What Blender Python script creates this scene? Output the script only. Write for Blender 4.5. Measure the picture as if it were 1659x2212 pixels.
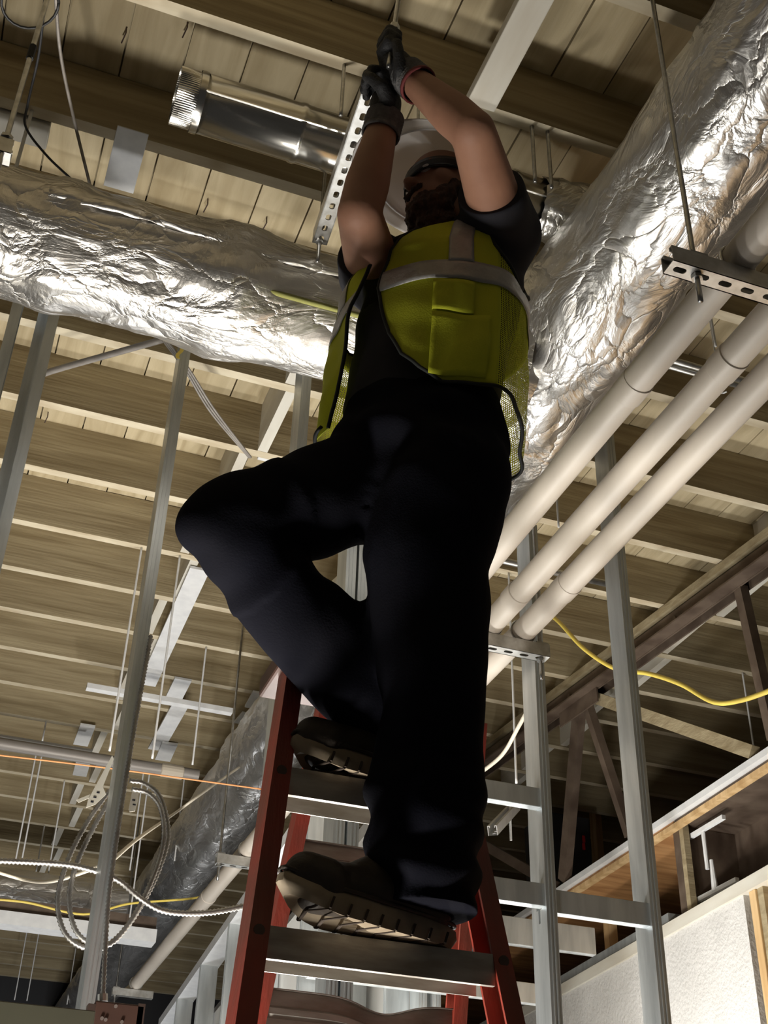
import bpy, bmesh, math, random
import numpy as np
from mathutils import Vector, Matrix, noise
random.seed(7)
for o in list(bpy.data.objects): bpy.data.objects.remove(o)
S = bpy.context.scene
COL = S.collection

# ---------------------------------------------------------------- camera
F = 2725.8; CX, CY = 829.5, 1106.0                    # focal length in pixels of the 1659x2212 frame
yaw, pitch, roll = (math.radians(a) for a in (19.2315, 34.2939, 1.7037))
CAM = Vector((0, 0, 1.5))
FWD = Vector((math.sin(yaw)*math.cos(pitch), math.cos(yaw)*math.cos(pitch), math.sin(pitch)))
_r = Vector((math.cos(yaw), -math.sin(yaw), 0)); _u = _r.cross(FWD)
RT = _r*math.cos(roll) + _u*math.sin(roll); UP = -_r*math.sin(roll) + _u*math.cos(roll)
cam = bpy.data.objects.new('camera', bpy.data.cameras.new('camera')); COL.objects.link(cam)
cam.matrix_world = Matrix(((RT.x, UP.x, -FWD.x, CAM.x), (RT.y, UP.y, -FWD.y, CAM.y), (RT.z, UP.z, -FWD.z, CAM.z), (0, 0, 0, 1)))
cam.data.sensor_fit = 'HORIZONTAL'; cam.data.sensor_width = 36; cam.data.lens = F/1659*36
cam.data.clip_start = .05; cam.data.clip_end = 100
S.camera = cam

# ---------------------------------------------------------------- world and view
w = bpy.data.worlds.new('world'); S.world = w; w.use_nodes = True
w.node_tree.nodes['Background'].inputs[0].default_value = (1.0, .93, .84, 1)
w.node_tree.nodes['Background'].inputs[1].default_value = .03
S.view_settings.view_transform = 'Standard'; S.view_settings.look = 'None'
S.view_settings.exposure = 0.0; S.view_settings.gamma = 1.0
S.view_settings.use_curve_mapping = False

# ---------------------------------------------------------------- lights of the site (inferred work lamps and added fill lights, all unseen below the frame)
def lamp(name, loc, watts, size, col, kind='POINT'):
    l = bpy.data.lights.new(name, kind); l.energy = watts; l.color = col
    l.shadow_soft_size = size
    o = bpy.data.objects.new(name, l); COL.objects.link(o); o.location = loc; return o
LAMP_A = Vector((.62, 3.28, 1.15)); FILL_E = Vector((.08, 2.37, .7)); LAMP_B = Vector((-.7, 3.2, 1.0)); FILL_C = Vector((.9, 8.2, .9)); FILL_D = Vector((1.2, 4.25, 1.4)); LAMP_F = Vector((2.1, 4.2, 1.45))
lamp('work_and_fill_light', LAMP_A, 175, .16, (1.0, .95, .87))
lamp('work_and_fill_light', FILL_E, 215, .16, (1.0, .95, .87))  # added fill, brightens the near deck bay
lamp('work_and_fill_light', LAMP_B, 60, .16, (1.0, .93, .82))
lamp('work_and_fill_light', FILL_C, 90, .14, (.97, .98, 1.0))  # added fill, puts glare on the far trunk duct
lamp('work_and_fill_light', FILL_D, 120, .08, (1.0, .98, .95))  # added fill, brightens the framing behind the ladder
lamp('work_and_fill_light', LAMP_F, 60, .07, (1.0, .97, .92))

# ---------------------------------------------------------------- pixel helpers: a pixel of the photograph to a point on a chosen real plane
def ray(x, y): return FWD + RT*((x-CX)/F) - UP*((y-CY)/F)
def pz(x, y, z): d = ray(x, y); return CAM + d*((z-CAM.z)/d.z)
def py(x, y, Y): d = ray(x, y); return CAM + d*(Y/d.y)
def pX(x, y, X): d = ray(x, y); return CAM + d*(X/d.x)
def pd(x, y, D): d = ray(x, y); return CAM + d*(D/math.hypot(d.x, d.y))
def ps(x, y, s): return CAM + ray(x, y).normalized()*s
def reach(x, y, ref, L, near):                         # point on the pixel's ray at distance L from ref
    d = ray(x, y).normalized(); t = (ref-CAM).dot(d); q = L*L - ((ref-CAM)-d*t).length_squared
    q = math.sqrt(max(q, 0)); return CAM + d*(t-q if near else t+q)

# ---------------------------------------------------------------- materials
MATS = {}
def mat(name, col, rough=.6, metal=0., col2=None, scale=(6, 6, 6), detail=4, bump=0., bscale=None, mixlo=.35, mixhi=.65, dist=0., spec=None, rnd=False):
    m = bpy.data.materials.new(name); m.use_nodes = True; nt = m.node_tree; n = nt.nodes; L = nt.links
    b = n['Principled BSDF']
    b.inputs['Base Color'].default_value = (*col, 1); b.inputs['Roughness'].default_value = rough; b.inputs['Metallic'].default_value = metal
    if spec is not None: b.inputs['Specular IOR Level'].default_value = spec
    tc = n.new('ShaderNodeTexCoord'); mp = n.new('ShaderNodeMapping'); L.new(tc.outputs['Object'], mp.inputs[0]); mp.inputs['Scale'].default_value = scale
    if rnd:
        oi = n.new('ShaderNodeObjectInfo'); ml = n.new('ShaderNodeMath'); ml.operation = 'MULTIPLY'; ml.inputs[1].default_value = 37.; L.new(oi.outputs['Random'], ml.inputs[0]); L.new(ml.outputs[0], mp.inputs['Location'])
    if col2:
        nz = n.new('ShaderNodeTexNoise'); nz.inputs['Scale'].default_value = 1; nz.inputs['Detail'].default_value = detail; nz.inputs['Distortion'].default_value = dist
        L.new(mp.outputs[0], nz.inputs['Vector'])
        cr = n.new('ShaderNodeValToRGB'); cr.color_ramp.elements[0].position = mixlo; cr.color_ramp.elements[1].position = mixhi
        cr.color_ramp.elements[0].color = (*col, 1); cr.color_ramp.elements[1].color = (*col2, 1)
        L.new(nz.outputs['Fac'], cr.inputs[0]); L.new(cr.outputs[0], b.inputs['Base Color'])
    if bump:
        mp2 = n.new('ShaderNodeMapping'); L.new(tc.outputs['Object'], mp2.inputs[0]); mp2.inputs['Scale'].default_value = bscale or scale
        nb = n.new('ShaderNodeTexNoise'); nb.inputs['Scale'].default_value = 1; nb.inputs['Detail'].default_value = 5
        L.new(mp2.outputs[0], nb.inputs['Vector'])
        bp = n.new('ShaderNodeBump'); bp.inputs['Strength'].default_value = bump; bp.inputs['Distance'].default_value = .01
        L.new(nb.outputs['Fac'], bp.inputs['Height']); L.new(bp.outputs[0], b.inputs['Normal'])
    MATS[name] = m; return m

mat('joist_wood', (.40, .335, .21), .8, col2=(.21, .16, .085), scale=(1.6, 9, 22), detail=6, bump=.25, bscale=(4, 40, 90), dist=.6, mixlo=.3, mixhi=.72, rnd=True)
mat('deck_wood', (.54, .46, .30), .8, col2=(.33, .26, .145), scale=(14, 1.5, 5), detail=6, bump=.2, bscale=(60, 4, 10), dist=1.2, mixlo=.32, mixhi=.78, rnd=True)
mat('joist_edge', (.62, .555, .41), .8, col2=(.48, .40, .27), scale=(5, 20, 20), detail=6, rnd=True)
mat('olive_reflection', (.24, .24, .07), .9)  # olive reflection on the foil, put in as a colour
mat('white_wood', (.62, .60, .53), .7, col2=(.50, .46, .38), scale=(12, 2, 12), bump=.1, rnd=True)
mat('new_wood', (.66, .46, .24), .7, col2=(.45, .28, .12), scale=(20, 20, 2), detail=6, bump=.2, dist=.5, rnd=True)
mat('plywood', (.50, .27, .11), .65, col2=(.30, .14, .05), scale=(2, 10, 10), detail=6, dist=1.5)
mat('concrete', (.06, .058, .055), .85, col2=(.04, .039, .037), scale=(2, 2, 2), bump=.2)
mat('plaster', (.62, .61, .59), .9, col2=(.55, .54, .52), scale=(5, 5, 5), bump=.5, bscale=(60, 60, 60))
mat('drywall', (.80, .80, .78), .85, col2=(.73, .73, .71), scale=(3, 3, 3))
mat('galvanised', (.60, .63, .635), .40, .75, col2=(.46, .49, .50), scale=(30, 30, 4), bump=.08, bscale=(40, 40, 6))
mat('duct_metal', (.66, .65, .62), .2, 1., col2=(.55, .54, .5), scale=(5, 40, 40), bump=.05, bscale=(3, 60, 60))
mat('strut_metal', (.60, .60, .58), .4, .9, col2=(.46, .45, .42), scale=(40, 40, 40))
mat('rod_metal', (.50, .50, .49), .35, 1., col2=(.36, .36, .35), scale=(60, 60, 60))
mat('pvc', (.50, .45, .385), .5, col2=(.45, .40, .34), scale=(8, 3, 8), bump=.03)
mat('white_paint', (.74, .75, .75), .5, col2=(.66, .67, .68), scale=(20, 20, 20))
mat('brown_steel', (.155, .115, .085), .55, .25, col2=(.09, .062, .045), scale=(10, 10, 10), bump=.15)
mat('ladder_red', (.30, .035, .02), .5, col2=(.17, .04, .025), scale=(14, 14, 5), bump=.15, bscale=(120, 120, 8))
mat('ladder_alu', (.46, .44, .40), .5, .65, col2=(.30, .27, .23), scale=(10, 40, 40), bump=.1)
mat('rivet', (.10, .07, .06), .5, .6)
mat('black_rubber', (.012, .012, .013), .5)
mat('hole_dark', (.01, .01, .01), .9)
mat('cable_white', (.58, .53, .43), .5)
mat('cable_yellow', (.80, .62, .12), .45)
mat('string_orange', (.85, .36, .14), .7)
mat('mc_armour', (.40, .385, .36), .4, .9, col2=(.28, .265, .25), scale=(40, 40, 40))
mat('paper_tag', (.74, .70, .60), .8)
mat('ink', (.02, .02, .03), .7)
mat('box_brown', (.075, .036, .026), .55, col2=(.05, .025, .018), scale=(8, 8, 8))
mat('panel_green', (.095, .097, .065), .6, col2=(.08, .08, .055), scale=(4, 4, 4))
mat('dark_steel', (.035, .036, .04), .5, .2)
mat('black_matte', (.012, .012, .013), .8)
mat('led_red', (.6, .02, .03), .4)
mat('tape_beige', (.52, .46, .37), .7)
mat('conduit_grey', (.30, .275, .25), .5, .2, col2=(.22, .2, .18), scale=(3, 30, 30))
# person
mat('skin', (.37, .19, .12), .65, col2=(.30, .145, .09), scale=(9, 9, 9), bump=.05, bscale=(60, 60, 60))
mat('beard_hair', (.075, .032, .017), .8, col2=(.03, .013, .008), scale=(90, 90, 40), bump=.6, bscale=(160, 160, 60))
mat('trouser_navy', (.0075, .0078, .012), .95, col2=(.012, .012, .016), scale=(4, 4, 4), bump=.15, bscale=(250, 250, 250), spec=.02)
mat('shirt_black', (.024, .024, .030), .9, col2=(.034, .033, .040), scale=(8, 8, 8), spec=.2)
mat('glove_black', (.010, .010, .011), .7, bump=.3, bscale=(200, 200, 200))
mat('glove_grey', (.16, .15, .15), .9, col2=(.10, .10, .10), scale=(80, 80, 80), bump=.4, bscale=(250, 250, 250))
mat('glove_red', (.16, .03, .03), .8)
mat('helmet_white', (.80, .78, .76), .35)
mat('helmet_shell_inside', (.05, .05, .05), .7)
mat('boot_leather', (.030, .022, .016), .6, col2=(.045, .033, .022), scale=(20, 20, 20), bump=.2, bscale=(80, 80, 80))
mat('sole_tan', (.36, .29, .20), .75, col2=(.27, .21, .14), scale=(20, 20, 20), bump=.15)
mat('sole_groove', (.05, .035, .025), .9)
mat('vest_yellow', (.72, .75, .04), .75, col2=(.64, .67, .035), scale=(8, 8, 8), bump=.15, bscale=(300, 300, 300))
mat('vest_trim', (.010, .012, .010), .8)
mat('reflective', (.42, .41, .39), .45, .35, col2=(.33, .32, .30), scale=(25, 25, 25), bump=.4, bscale=(30, 30, 30))
mat('glasses_dark', (.008, .008, .009), .15)

# thin cloth lets lamp light through
def add_translucent(name, col, fac):
    m = MATS[name]; nt = m.node_tree; b = nt.nodes['Principled BSDF']; out = nt.nodes['Material Output']
    t = nt.nodes.new('ShaderNodeBsdfTranslucent'); t.inputs[0].default_value = (*col, 1)
    mx = nt.nodes.new('ShaderNodeMixShader'); mx.inputs[0].default_value = fac
    nt.links.new(b.outputs[0], mx.inputs[1]); nt.links.new(t.outputs[0], mx.inputs[2]); nt.links.new(mx.outputs[0], out.inputs[0])
add_translucent('vest_yellow', (.60, .62, .04), .35)
add_translucent('helmet_white', (.85, .80, .76), .45)
# vest side mesh: woven net with real see-through holes
def net_material():
    m = MATS['vest_yellow'].copy(); m.name = 'vest_net'; MATS['vest_net'] = m
    nt = m.node_tree; out = nt.nodes['Material Output']; src = out.inputs[0].links[0].from_socket
    tc = nt.nodes.new('ShaderNodeTexCoord'); vo = nt.nodes.new('ShaderNodeTexVoronoi'); vo.inputs['Scale'].default_value = 1
    mp = nt.nodes.new('ShaderNodeMapping'); mp.inputs['Scale'].default_value = (1, 1, 1)
    nt.links.new(tc.outputs['UV'], mp.inputs[0]); nt.links.new(mp.outputs[0], vo.inputs['Vector']); vo.inputs['Randomness'].default_value = .15
    vo.voronoi_dimensions = '2D'
    lt = nt.nodes.new('ShaderNodeMath'); lt.operation = 'LESS_THAN'; lt.inputs[1].default_value = .33; nt.links.new(vo.outputs['Distance'], lt.inputs[0])
    tr = nt.nodes.new('ShaderNodeBsdfTransparent'); mx = nt.nodes.new('ShaderNodeMixShader')
    nt.links.new(lt.outputs[0], mx.inputs[0]); nt.links.new(src, mx.inputs[1]); nt.links.new(tr.outputs[0], mx.inputs[2]); nt.links.new(mx.outputs[0], out.inputs[0])
net_material()
# foil facing: wrinkled aluminium with a scrim grid
def foil_material(name, tint, rough, scale, axis):
    m = bpy.data.materials.new(name); m.use_nodes = True; MATS[name] = m; nt = m.node_tree; n = nt.nodes; L = nt.links; b = n['Principled BSDF']
    b.inputs['Metallic'].default_value = 1.; b.inputs['Roughness'].default_value = rough; b.inputs['Base Color'].default_value = (*tint, 1)
    tc = n.new('ShaderNodeTexCoord')
    n1 = n.new('ShaderNodeTexNoise'); n1.inputs['Scale'].default_value = scale; n1.inputs['Detail'].default_value = 6; n1.inputs['Distortion'].default_value = 1.2
    mp1 = n.new('ShaderNodeMapping'); mp1.inputs['Scale'].default_value = (.6, 1, 1) if axis == 0 else (1, .6, 1)
    L.new(tc.outputs['Object'], mp1.inputs[0]); L.new(mp1.outputs[0], n1.inputs['Vector'])
    # crease pattern
    vo = n.new('ShaderNodeTexVoronoi'); vo.feature = 'DISTANCE_TO_EDGE'; vo.inputs['Scale'].default_value = scale*1.3
    mpv = n.new('ShaderNodeMapping'); mpv.inputs['Scale'].default_value = (.7, 1.4, 1.4) if axis == 0 else (1.4, .7, 1.4)
    nadd = n.new('ShaderNodeMixRGB'); nadd.blend_type = 'ADD'; nadd.inputs[0].default_value = .25
    L.new(tc.outputs['Object'], mpv.inputs[0]); L.new(mpv.outputs[0], nadd.inputs[1]); L.new(n1.outputs['Color'], nadd.inputs[2]); L.new(nadd.outputs[0], vo.inputs['Vector'])
    sq = n.new('ShaderNodeMath'); sq.operation = 'POWER'; sq.inputs[1].default_value = .6; L.new(vo.outputs['Distance'], sq.inputs[0])
    mul = n.new('ShaderNodeMath'); mul.operation = 'MULTIPLY_ADD'; mul.inputs[1].default_value = 1.1; L.new(n1.outputs['Fac'], mul.inputs[0]); L.new(sq.outputs[0], mul.inputs[2])
    # scrim lines from uv
    sep = n.new('ShaderNodeSeparateXYZ'); L.new(tc.outputs['UV'], sep.inputs[0]); lines = []
    for k in (0, 1):
        fr = n.new('ShaderNodeMath'); fr.operation = 'FRACT'; L.new(sep.outputs[k], fr.inputs[0])
        ls = n.new('ShaderNodeMath'); ls.operation = 'LESS_THAN'; ls.inputs[1].default_value = .12; L.new(fr.outputs[0], ls.inputs[0]); lines.append(ls)
    mxl = n.new('ShaderNodeMath'); mxl.operation = 'MAXIMUM'; L.new(lines[0].outputs[0], mxl.inputs[0]); L.new(lines[1].outputs[0], mxl.inputs[1])
    m2 = n.new('ShaderNodeMath'); m2.operation = 'MULTIPLY_ADD'; m2.inputs[1].default_value = .12; L.new(mxl.outputs[0], m2.inputs[0]); L.new(mul.outputs[0], m2.inputs[2])
    bp = n.new('ShaderNodeBump'); bp.inputs['Strength'].default_value = .5; bp.inputs['Distance'].default_value = .02; L.new(m2.outputs[0], bp.inputs['Height']); L.new(bp.outputs[0], b.inputs['Normal'])
    cr = n.new('ShaderNodeValToRGB'); cr.color_ramp.elements[0].color = (*[c*.72 for c in tint], 1); cr.color_ramp.elements[1].color = (*tint, 1)
    n3 = n.new('ShaderNodeTexNoise'); n3.inputs['Scale'].default_value = 3; L.new(tc.outputs['Object'], n3.inputs['Vector']); L.new(n3.outputs['Fac'], cr.inputs[0])
    L.new(cr.outputs[0], b.inputs['Base Color'])
foil_material('foil_x', (.82, .79, .74), .40, 6, 0)
foil_material('foil_y', (.82, .81, .79), .40, 6, 1)

# ---------------------------------------------------------------- mesh helpers
ORG = {}
def tag(o, label=None, cat=None, group=None, kind=None):
    if label: o['label'] = label
    if cat: o['category'] = cat
    if group: o['group'] = group
    if kind: o['kind'] = kind
    return o
def thing(name, loc, label=None, cat=None, group=None, kind=None):
    o = bpy.data.objects.new(name, None); COL.objects.link(o); o.location = loc; o.empty_display_size = .05
    ORG[o.name] = Vector(loc); return tag(o, label, cat, group, kind)
class MB:
    def __init__(s): s.v = []; s.f = []; s.uv = None
    def add(s, V, Fc):
        k = len(s.v); s.v += [Vector(p) for p in V]; s.f += [tuple(i+k for i in f) for f in Fc]; return s
    def box(s, lo, hi):
        x0, y0, z0 = lo; x1, y1, z1 = hi
        return s.add([(x0,y0,z0),(x1,y0,z0),(x1,y1,z0),(x0,y1,z0),(x0,y0,z1),(x1,y0,z1),(x1,y1,z1),(x0,y1,z1)],
                     [(0,3,2,1),(4,5,6,7),(0,1,5,4),(1,2,6,5),(2,3,7,6),(3,0,4,7)])
    def frame(s, p0, p1, up=(0, 0, 1)):
        p0, p1 = Vector(p0), Vector(p1); d = (p1-p0); L = d.length; d.normalize(); up = Vector(up)
        if abs(d.dot(up)) > .98: up = Vector((0, 1, 0)) if abs(d.y) < .9 else Vector((1, 0, 0))
        a = d.cross(up).normalized(); b = a.cross(d).normalized(); return p0, p1, d, a, b, L
    def beam(s, p0, p1, wd, ht, up=(0, 0, 1), off=(0, 0)):   # rectangular bar; wd sideways, ht along up
        p0, p1, d, a, b, L = s.frame(p0, p1, up); o = a*off[0] + b*off[1]; V = []
        for p in (p0, p1):
            for i, j in ((-1,-1),(1,-1),(1,1),(-1,1)): V.append(p + o + a*(i*wd/2) + b*(j*ht/2))
        return s.add(V, [(0,3,2,1),(4,5,6,7),(0,1,5,4),(1,2,6,5),(2,3,7,6),(3,0,4,7)])
    def rings(s, R, closed=True, caps=True):
        n = len(R[0]); k = len(s.v)
        for r in R: s.v += [Vector(p) for p in r]
        for i in range(len(R)-1):
            for j in range(n if closed else n-1):
                a = k+i*n+j; b = k+i*n+(j+1) % n; s.f.append((a, b, b+n, a+n))
        if caps: s.f.append(tuple(k+n-1-j for j in range(n))); s.f.append(tuple(k+(len(R)-1)*n+j for j in range(n)))
        return s
    def tube(s, pts, r, n=10, caps=True):
        pts = [Vector(p) for p in pts]; m = len(pts); rr = r if isinstance(r, (list, tuple)) else [r]*m
        T = [(pts[min(i+1, m-1)]-pts[max(i-1, 0)]).normalized() for i in range(m)]
        a = T[0].orthogonal().normalized(); R = []
        for i in range(m):
            a = (a - T[i]*a.dot(T[i])).normalized(); b = T[i].cross(a)
            R.append([pts[i] + (a*math.cos(t) + b*math.sin(t))*rr[i] for t in (2*math.pi*j/n for j in range(n))])
        return s.rings(R, True, caps)
    def ico(s, c, r, mtx=None, sub=2):
        bm = bmesh.new(); bmesh.ops.create_icosphere(bm, subdivisions=sub, radius=1)
        V = [(mtx @ v.co if mtx else v.co*r) + Vector(c) for v in bm.verts]; Fc = [tuple(v.index for v in f.verts) for f in bm.faces]; bm.free(); return s.add(V, Fc)
    def build(s, name, m, parent=None, smooth=False, label=None, cat=None, group=None, kind=None, origin=None, bevel=0, solid=0, uv=None, sub=0):
        if parent is not None: org = ORG[parent.name]
        else:
            if origin is None:
                xs = [p.x for p in s.v]; ys = [p.y for p in s.v]; zs = [p.z for p in s.v]
                origin = ((min(xs)+max(xs))/2, (min(ys)+max(ys))/2, min(zs))
            org = Vector(origin)
        me = bpy.data.meshes.new(name); me.from_pydata([tuple(p-org) for p in s.v], [], s.f)
        me.materials.append(MATS[m])
        if smooth: me.polygons.foreach_set('use_smooth', [True]*len(me.polygons))
        if uv is not None:
            l = me.uv_layers.new(name='UVMap'); li = np.zeros(len(me.loops), 'i'); me.loops.foreach_get('vertex_index', li)
            l.data.foreach_set('uv', np.array(uv, 'f')[li].ravel())
        me.validate(); me.update()
        o = bpy.data.objects.new(name, me); COL.objects.link(o)
        if parent is not None: o.parent = parent
        else: o.location = org
        ORG[o.name] = org
        if bevel: b = o.modifiers.new('bevel', 'BEVEL'); b.width = bevel; b.segments = 2; b.limit_method = 'ANGLE'
        if solid: b = o.modifiers.new('solid', 'SOLIDIFY'); b.thickness = solid; b.offset = 0
        if sub: b = o.modifiers.new('sub', 'SUBSURF'); b.levels = sub; b.render_levels = sub
        return tag(o, label, cat, group, kind)
def copy_part(src, parent, loc=(0, 0, 0), rot=None):      # shares mesh data
    o = src.copy(); COL.objects.link(o); o.parent = parent; o.location = loc
    if rot: o.rotation_euler = rot
    return o
def spline(pts, n=8):
    P = [Vector(p) for p in pts]; P = [P[0]*2-P[1]] + P + [P[-1]*2-P[-2]]; out = []
    for i in range(1, len(P)-2):
        for k in range(n):
            t = k/n; a, b, c, d = P[i-1:i+3]
            out.append(.5*((2*b) + (c-a)*t + (2*a-5*b+4*c-d)*t*t + (3*b-a-3*c+d)*t**3))
    out.append(P[-2]); return out
def lerp(a, b, t): return a + (b-a)*t
def smooth_shade(o, ang=35):
    o.data.polygons.foreach_set('use_smooth', [True]*len(o.data.polygons))
    try: o.data.set_sharp_from_angle(angle=math.radians(ang))
    except Exception: pass
    return o
# ================================================================ STRUCTURE
ZJ, ZD, ZF = 4.35, 4.575, -.2                       # joist underside, deck underside, floor
X0, X1, Y0, Y1 = -2.6, 8.2, -1.4, 12.6
MB().box((X0, Y0, ZF-.1), (X1, Y1, ZF)).build('floor', 'concrete', kind='structure')
ceil = MB().box((X0, Y0, ZD+.03), (X1, Y1, ZD+.05)).build('ceiling', 'deck_wood', kind='structure')
pl = MB().box((-.0805, Y0, 0), (.0805, Y1, .024)); CO = ORG[ceil.name]
me = None
k = 0; x = .17-.166*16+.083
while x < X1:
    b = MB().box((x-.0805, Y0, ZD), (x+.0805, Y1, ZD+.024)) if me is None else None
    if me is None: p = b.build('plank', 'deck_wood', ceil); me = p; xb = x
    else: p = copy_part(me, ceil, (x-xb, 0, random.uniform(0, .004)))
    x += .166
JY = [-.9, -.45, -.05, .35, .75, 1.17, 1.585, 2.02, 2.47, 2.91, 3.35, 3.765, 4.18, 4.58, 4.965, 5.345, 5.725, 6.115, 6.5]
while JY[-1] < Y1-.5: JY.append(JY[-1]+.402)
def edge_face(o):                                     # undersides take a paler wood material than the sides
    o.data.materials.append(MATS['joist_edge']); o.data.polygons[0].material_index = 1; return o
j0 = MB().box((X0, JY[0]-.019, ZJ), (X1, JY[0]+.019, ZD)).build('joist', 'joist_wood', ceil)
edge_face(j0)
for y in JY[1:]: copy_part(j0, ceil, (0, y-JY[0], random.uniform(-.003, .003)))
# solid bridging between joists, staggered
def block(x, i):
    a, b = JY[i]+.019, JY[i+1]-.019
    MB().box((x-.019, a, ZJ+.004), (x+.019, b, ZD)).build('bridging_block', 'white_wood', ceil)
for i, y in enumerate(JY):
    if 2.8 < y < 9: block(.80 if abs(y-2.91) < .1 else (.815 if abs(y-3.35) < .1 else (.70 + .055*(i % 2))), i)
    if 2.5 < y < 9: block(3.02 + .05*(i % 2), i)
# short 2x4 laid flat under the nearest joists
MB().box((.893, .35, ZJ-.036), (.975, 1.99, ZJ)).build('nailing_board', 'white_wood', label='pale flat timber board nailed under the joists above the raised hands', cat='board', bevel=.003)

# rear and side shells of the hall
MB().box((X0, Y1, ZF), (X1, Y1+.1, ZD+.05)).build('wall_back', 'dark_steel', kind='structure')

# ---- steel stud frame across the hall, just behind the ladder
YW = 3.12
def stud(parent, x, y, z0, z1, wd=.032, dp=.092, name='stud', hole=None, flip=1, m='galvanised', along='x'):
    t = .0022; lip = .009; B = MB()
    if hole is None: B.box((0, 0, z0), (t, dp, z1))
    else:                                            # web with key-hole punch-outs
        zs = [z0]
        for h in hole: zs += [h-.05, h+.05]
        zs.append(z1)
        for i in range(0, len(zs), 2): B.box((0, 0, zs[i]), (t, dp, zs[i+1]))
        for h in hole:
            B.box((0, 0, h-.05), (t, dp*.32, h+.05)); B.box((0, dp*.68, h-.05), (t, dp, h+.05))
            B.box((0, dp*.32, h-.05), (t, dp*.44, h-.012)); B.box((0, dp*.56, h-.05), (t, dp*.68, h-.012))
    B.box((t, 0, z0), (wd, t, z1)); B.box((t, dp-t, z0), (wd, dp, z1))
    B.box((wd-t, t, z0), (wd, lip, z1)); B.box((wd-t, dp-lip, z0), (wd, dp-t, z1))
    B.box((.009, -.0022, z0), (.013, 0, z1)); B.box((.020, -.0022, z0), (.024, 0, z1))     # rolled flange ribs
    if along == 'x': B.v = [Vector((x + p.x*flip, y + p.y, p.z)) for p in B.v]
    else: B.v = [Vector((x + p.y, y + p.x*flip, p.z)) for p in B.v]
    if flip < 0 or along != 'x': B.f = [f[::-1] for f in B.f]
    return B.build(name, m, parent)
frame = thing('wall_stud_frame', (1.0, YW+.05, ZF), kind='structure')
for x, zt, hl in ((-.155, ZJ, None), (-.042, ZJ, None), (.380, ZJ, None), (.788, ZJ, None), (.972, 3.88, None), (1.012, 3.88, None), (1.596, 3.84, [1.3, 2.585]), (1.925, ZD, [1.2])):
    stud(frame, x, YW, ZF, zt, hole=hl)
stud(frame, -.075, YW+.1, ZF, ZJ)
def track(parent, p0, p1, h, dp=.095, name='track', m='galvanised', face=-1):     # channel with its web towards the camera
    p0, p1 = Vector(p0), Vector(p1); B = MB(); t = .0022; f = .03
    B.beam(p0, p1, t, h); n = B.frame(p0, p1)[3]
    if n.y < 0: n = -n
    for s_ in (-1, 1): B.beam(p0 + n*f/2 + Vector((0, 0, s_*h/2)), p1 + n*f/2 + Vector((0, 0, s_*h/2)), f, t)
    return B.build(name, m, parent)
def hz(x, y, Y=YW): return py(x, y, Y)
a = hz(1300, 1958); track(frame, (1.63, YW+.01, a.z), (1.925, YW+.01, a.z), .062, name='blocking')
a = hz(1120, 1712); track(frame, (1.15, YW+.01, a.z), (1.596, YW+.01, a.z), .055, name='blocking')
a = hz(1120, 1922); track(frame, (1.15, YW+.01, a.z), (1.596, YW+.01, a.z), .060, name='blocking')
MB().box((-2.4, YW-.001, ZJ-.035), (1.2, YW+.097, ZJ-.001)).build('top_track', 'galvanised', frame)
for xa, xb_ in ((-2.4, .83), (1.55, 2.6)): MB().box((xa, YW-.001, ZF), (xb_, YW+.097, ZF+.03)).build('bottom_track', 'galvanised', frame)

# ---- partition receding along the hall: studs, top track and bright board
part = thing('wall_partition', (1.45, 6.4, ZF), kind='structure')
A_, B_ = Vector((1.336, 4.45, 3.30)), Vector((1.58, 8.44, 3.30))
MB().beam(A_, B_, .10, .05).build('top_track', 'white_paint', part)  # white colour stands in for strong light on a galvanised track
for k in range(6):
    p = lerp(A_, B_, k/5); stud(part, p.x-.05, p.y, ZF, 3.28, along='y', dp=.092, m='galvanised')
Bd = MB(); 
for k in range(3):
    q0, q1 = lerp(A_, B_, k/3+.002), lerp(A_, B_, (k+1)/3-.002)
    MB().beam((q0.x+.06, q0.y, (ZF+3.05)/2), (q1.x+.06, q1.y, (ZF+3.05)/2), .013, 3.05-ZF).build('drywall_sheet', 'drywall', part)
# second partition, parallel and further right
part2 = thing('wall_corridor', (2.0, 6.4, ZF), kind='structure')
A2, B2 = Vector((1.72, 4.6, 3.42)), Vector((1.98, 8.8, 3.42))
MB().beam(A2, B2, .12, .06).build('top_track', 'white_paint', part2)
for k in range(8):
    p = lerp(A2, B2, k/7); stud(part2, p.x-.05, p.y, ZF, 3.4, along='y', dp=.092)
for k in range(3):
    q0, q1 = lerp(A2, B2, k/3+.002), lerp(A2, B2, (k+1)/3-.002)
    MB().beam((q0.x+.07, q0.y, (ZF+3.0)/2), (q1.x+.07, q1.y, (ZF+3.0)/2), .013, 3.0-ZF).build('drywall_sheet', 'drywall', part2)
# cross wall behind the ladder (Y 4.45) with studs and white board
cross = thing('wall_cross_frame', (1.6, 4.4, ZF), kind='structure')
track(cross, (1.3, 4.39, py(1200, 2020, 4.38).z), (py(1290, 2050, 4.38).x, 4.39, py(1200, 2020, 4.38).z), .10, name='header')
track(cross, (1.3, 4.39, py(1200, 2150, 4.38).z), (py(1200, 2150, 4.38).x, 4.39, py(1200, 2150, 4.38).z), .07, name='header')
for px_ in (668, 905, 935):
    p = py(px_, 2120, 4.5); stud(cross, p.x, 4.5, ZF, py(px_, 2030, 4.5).z)

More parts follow.
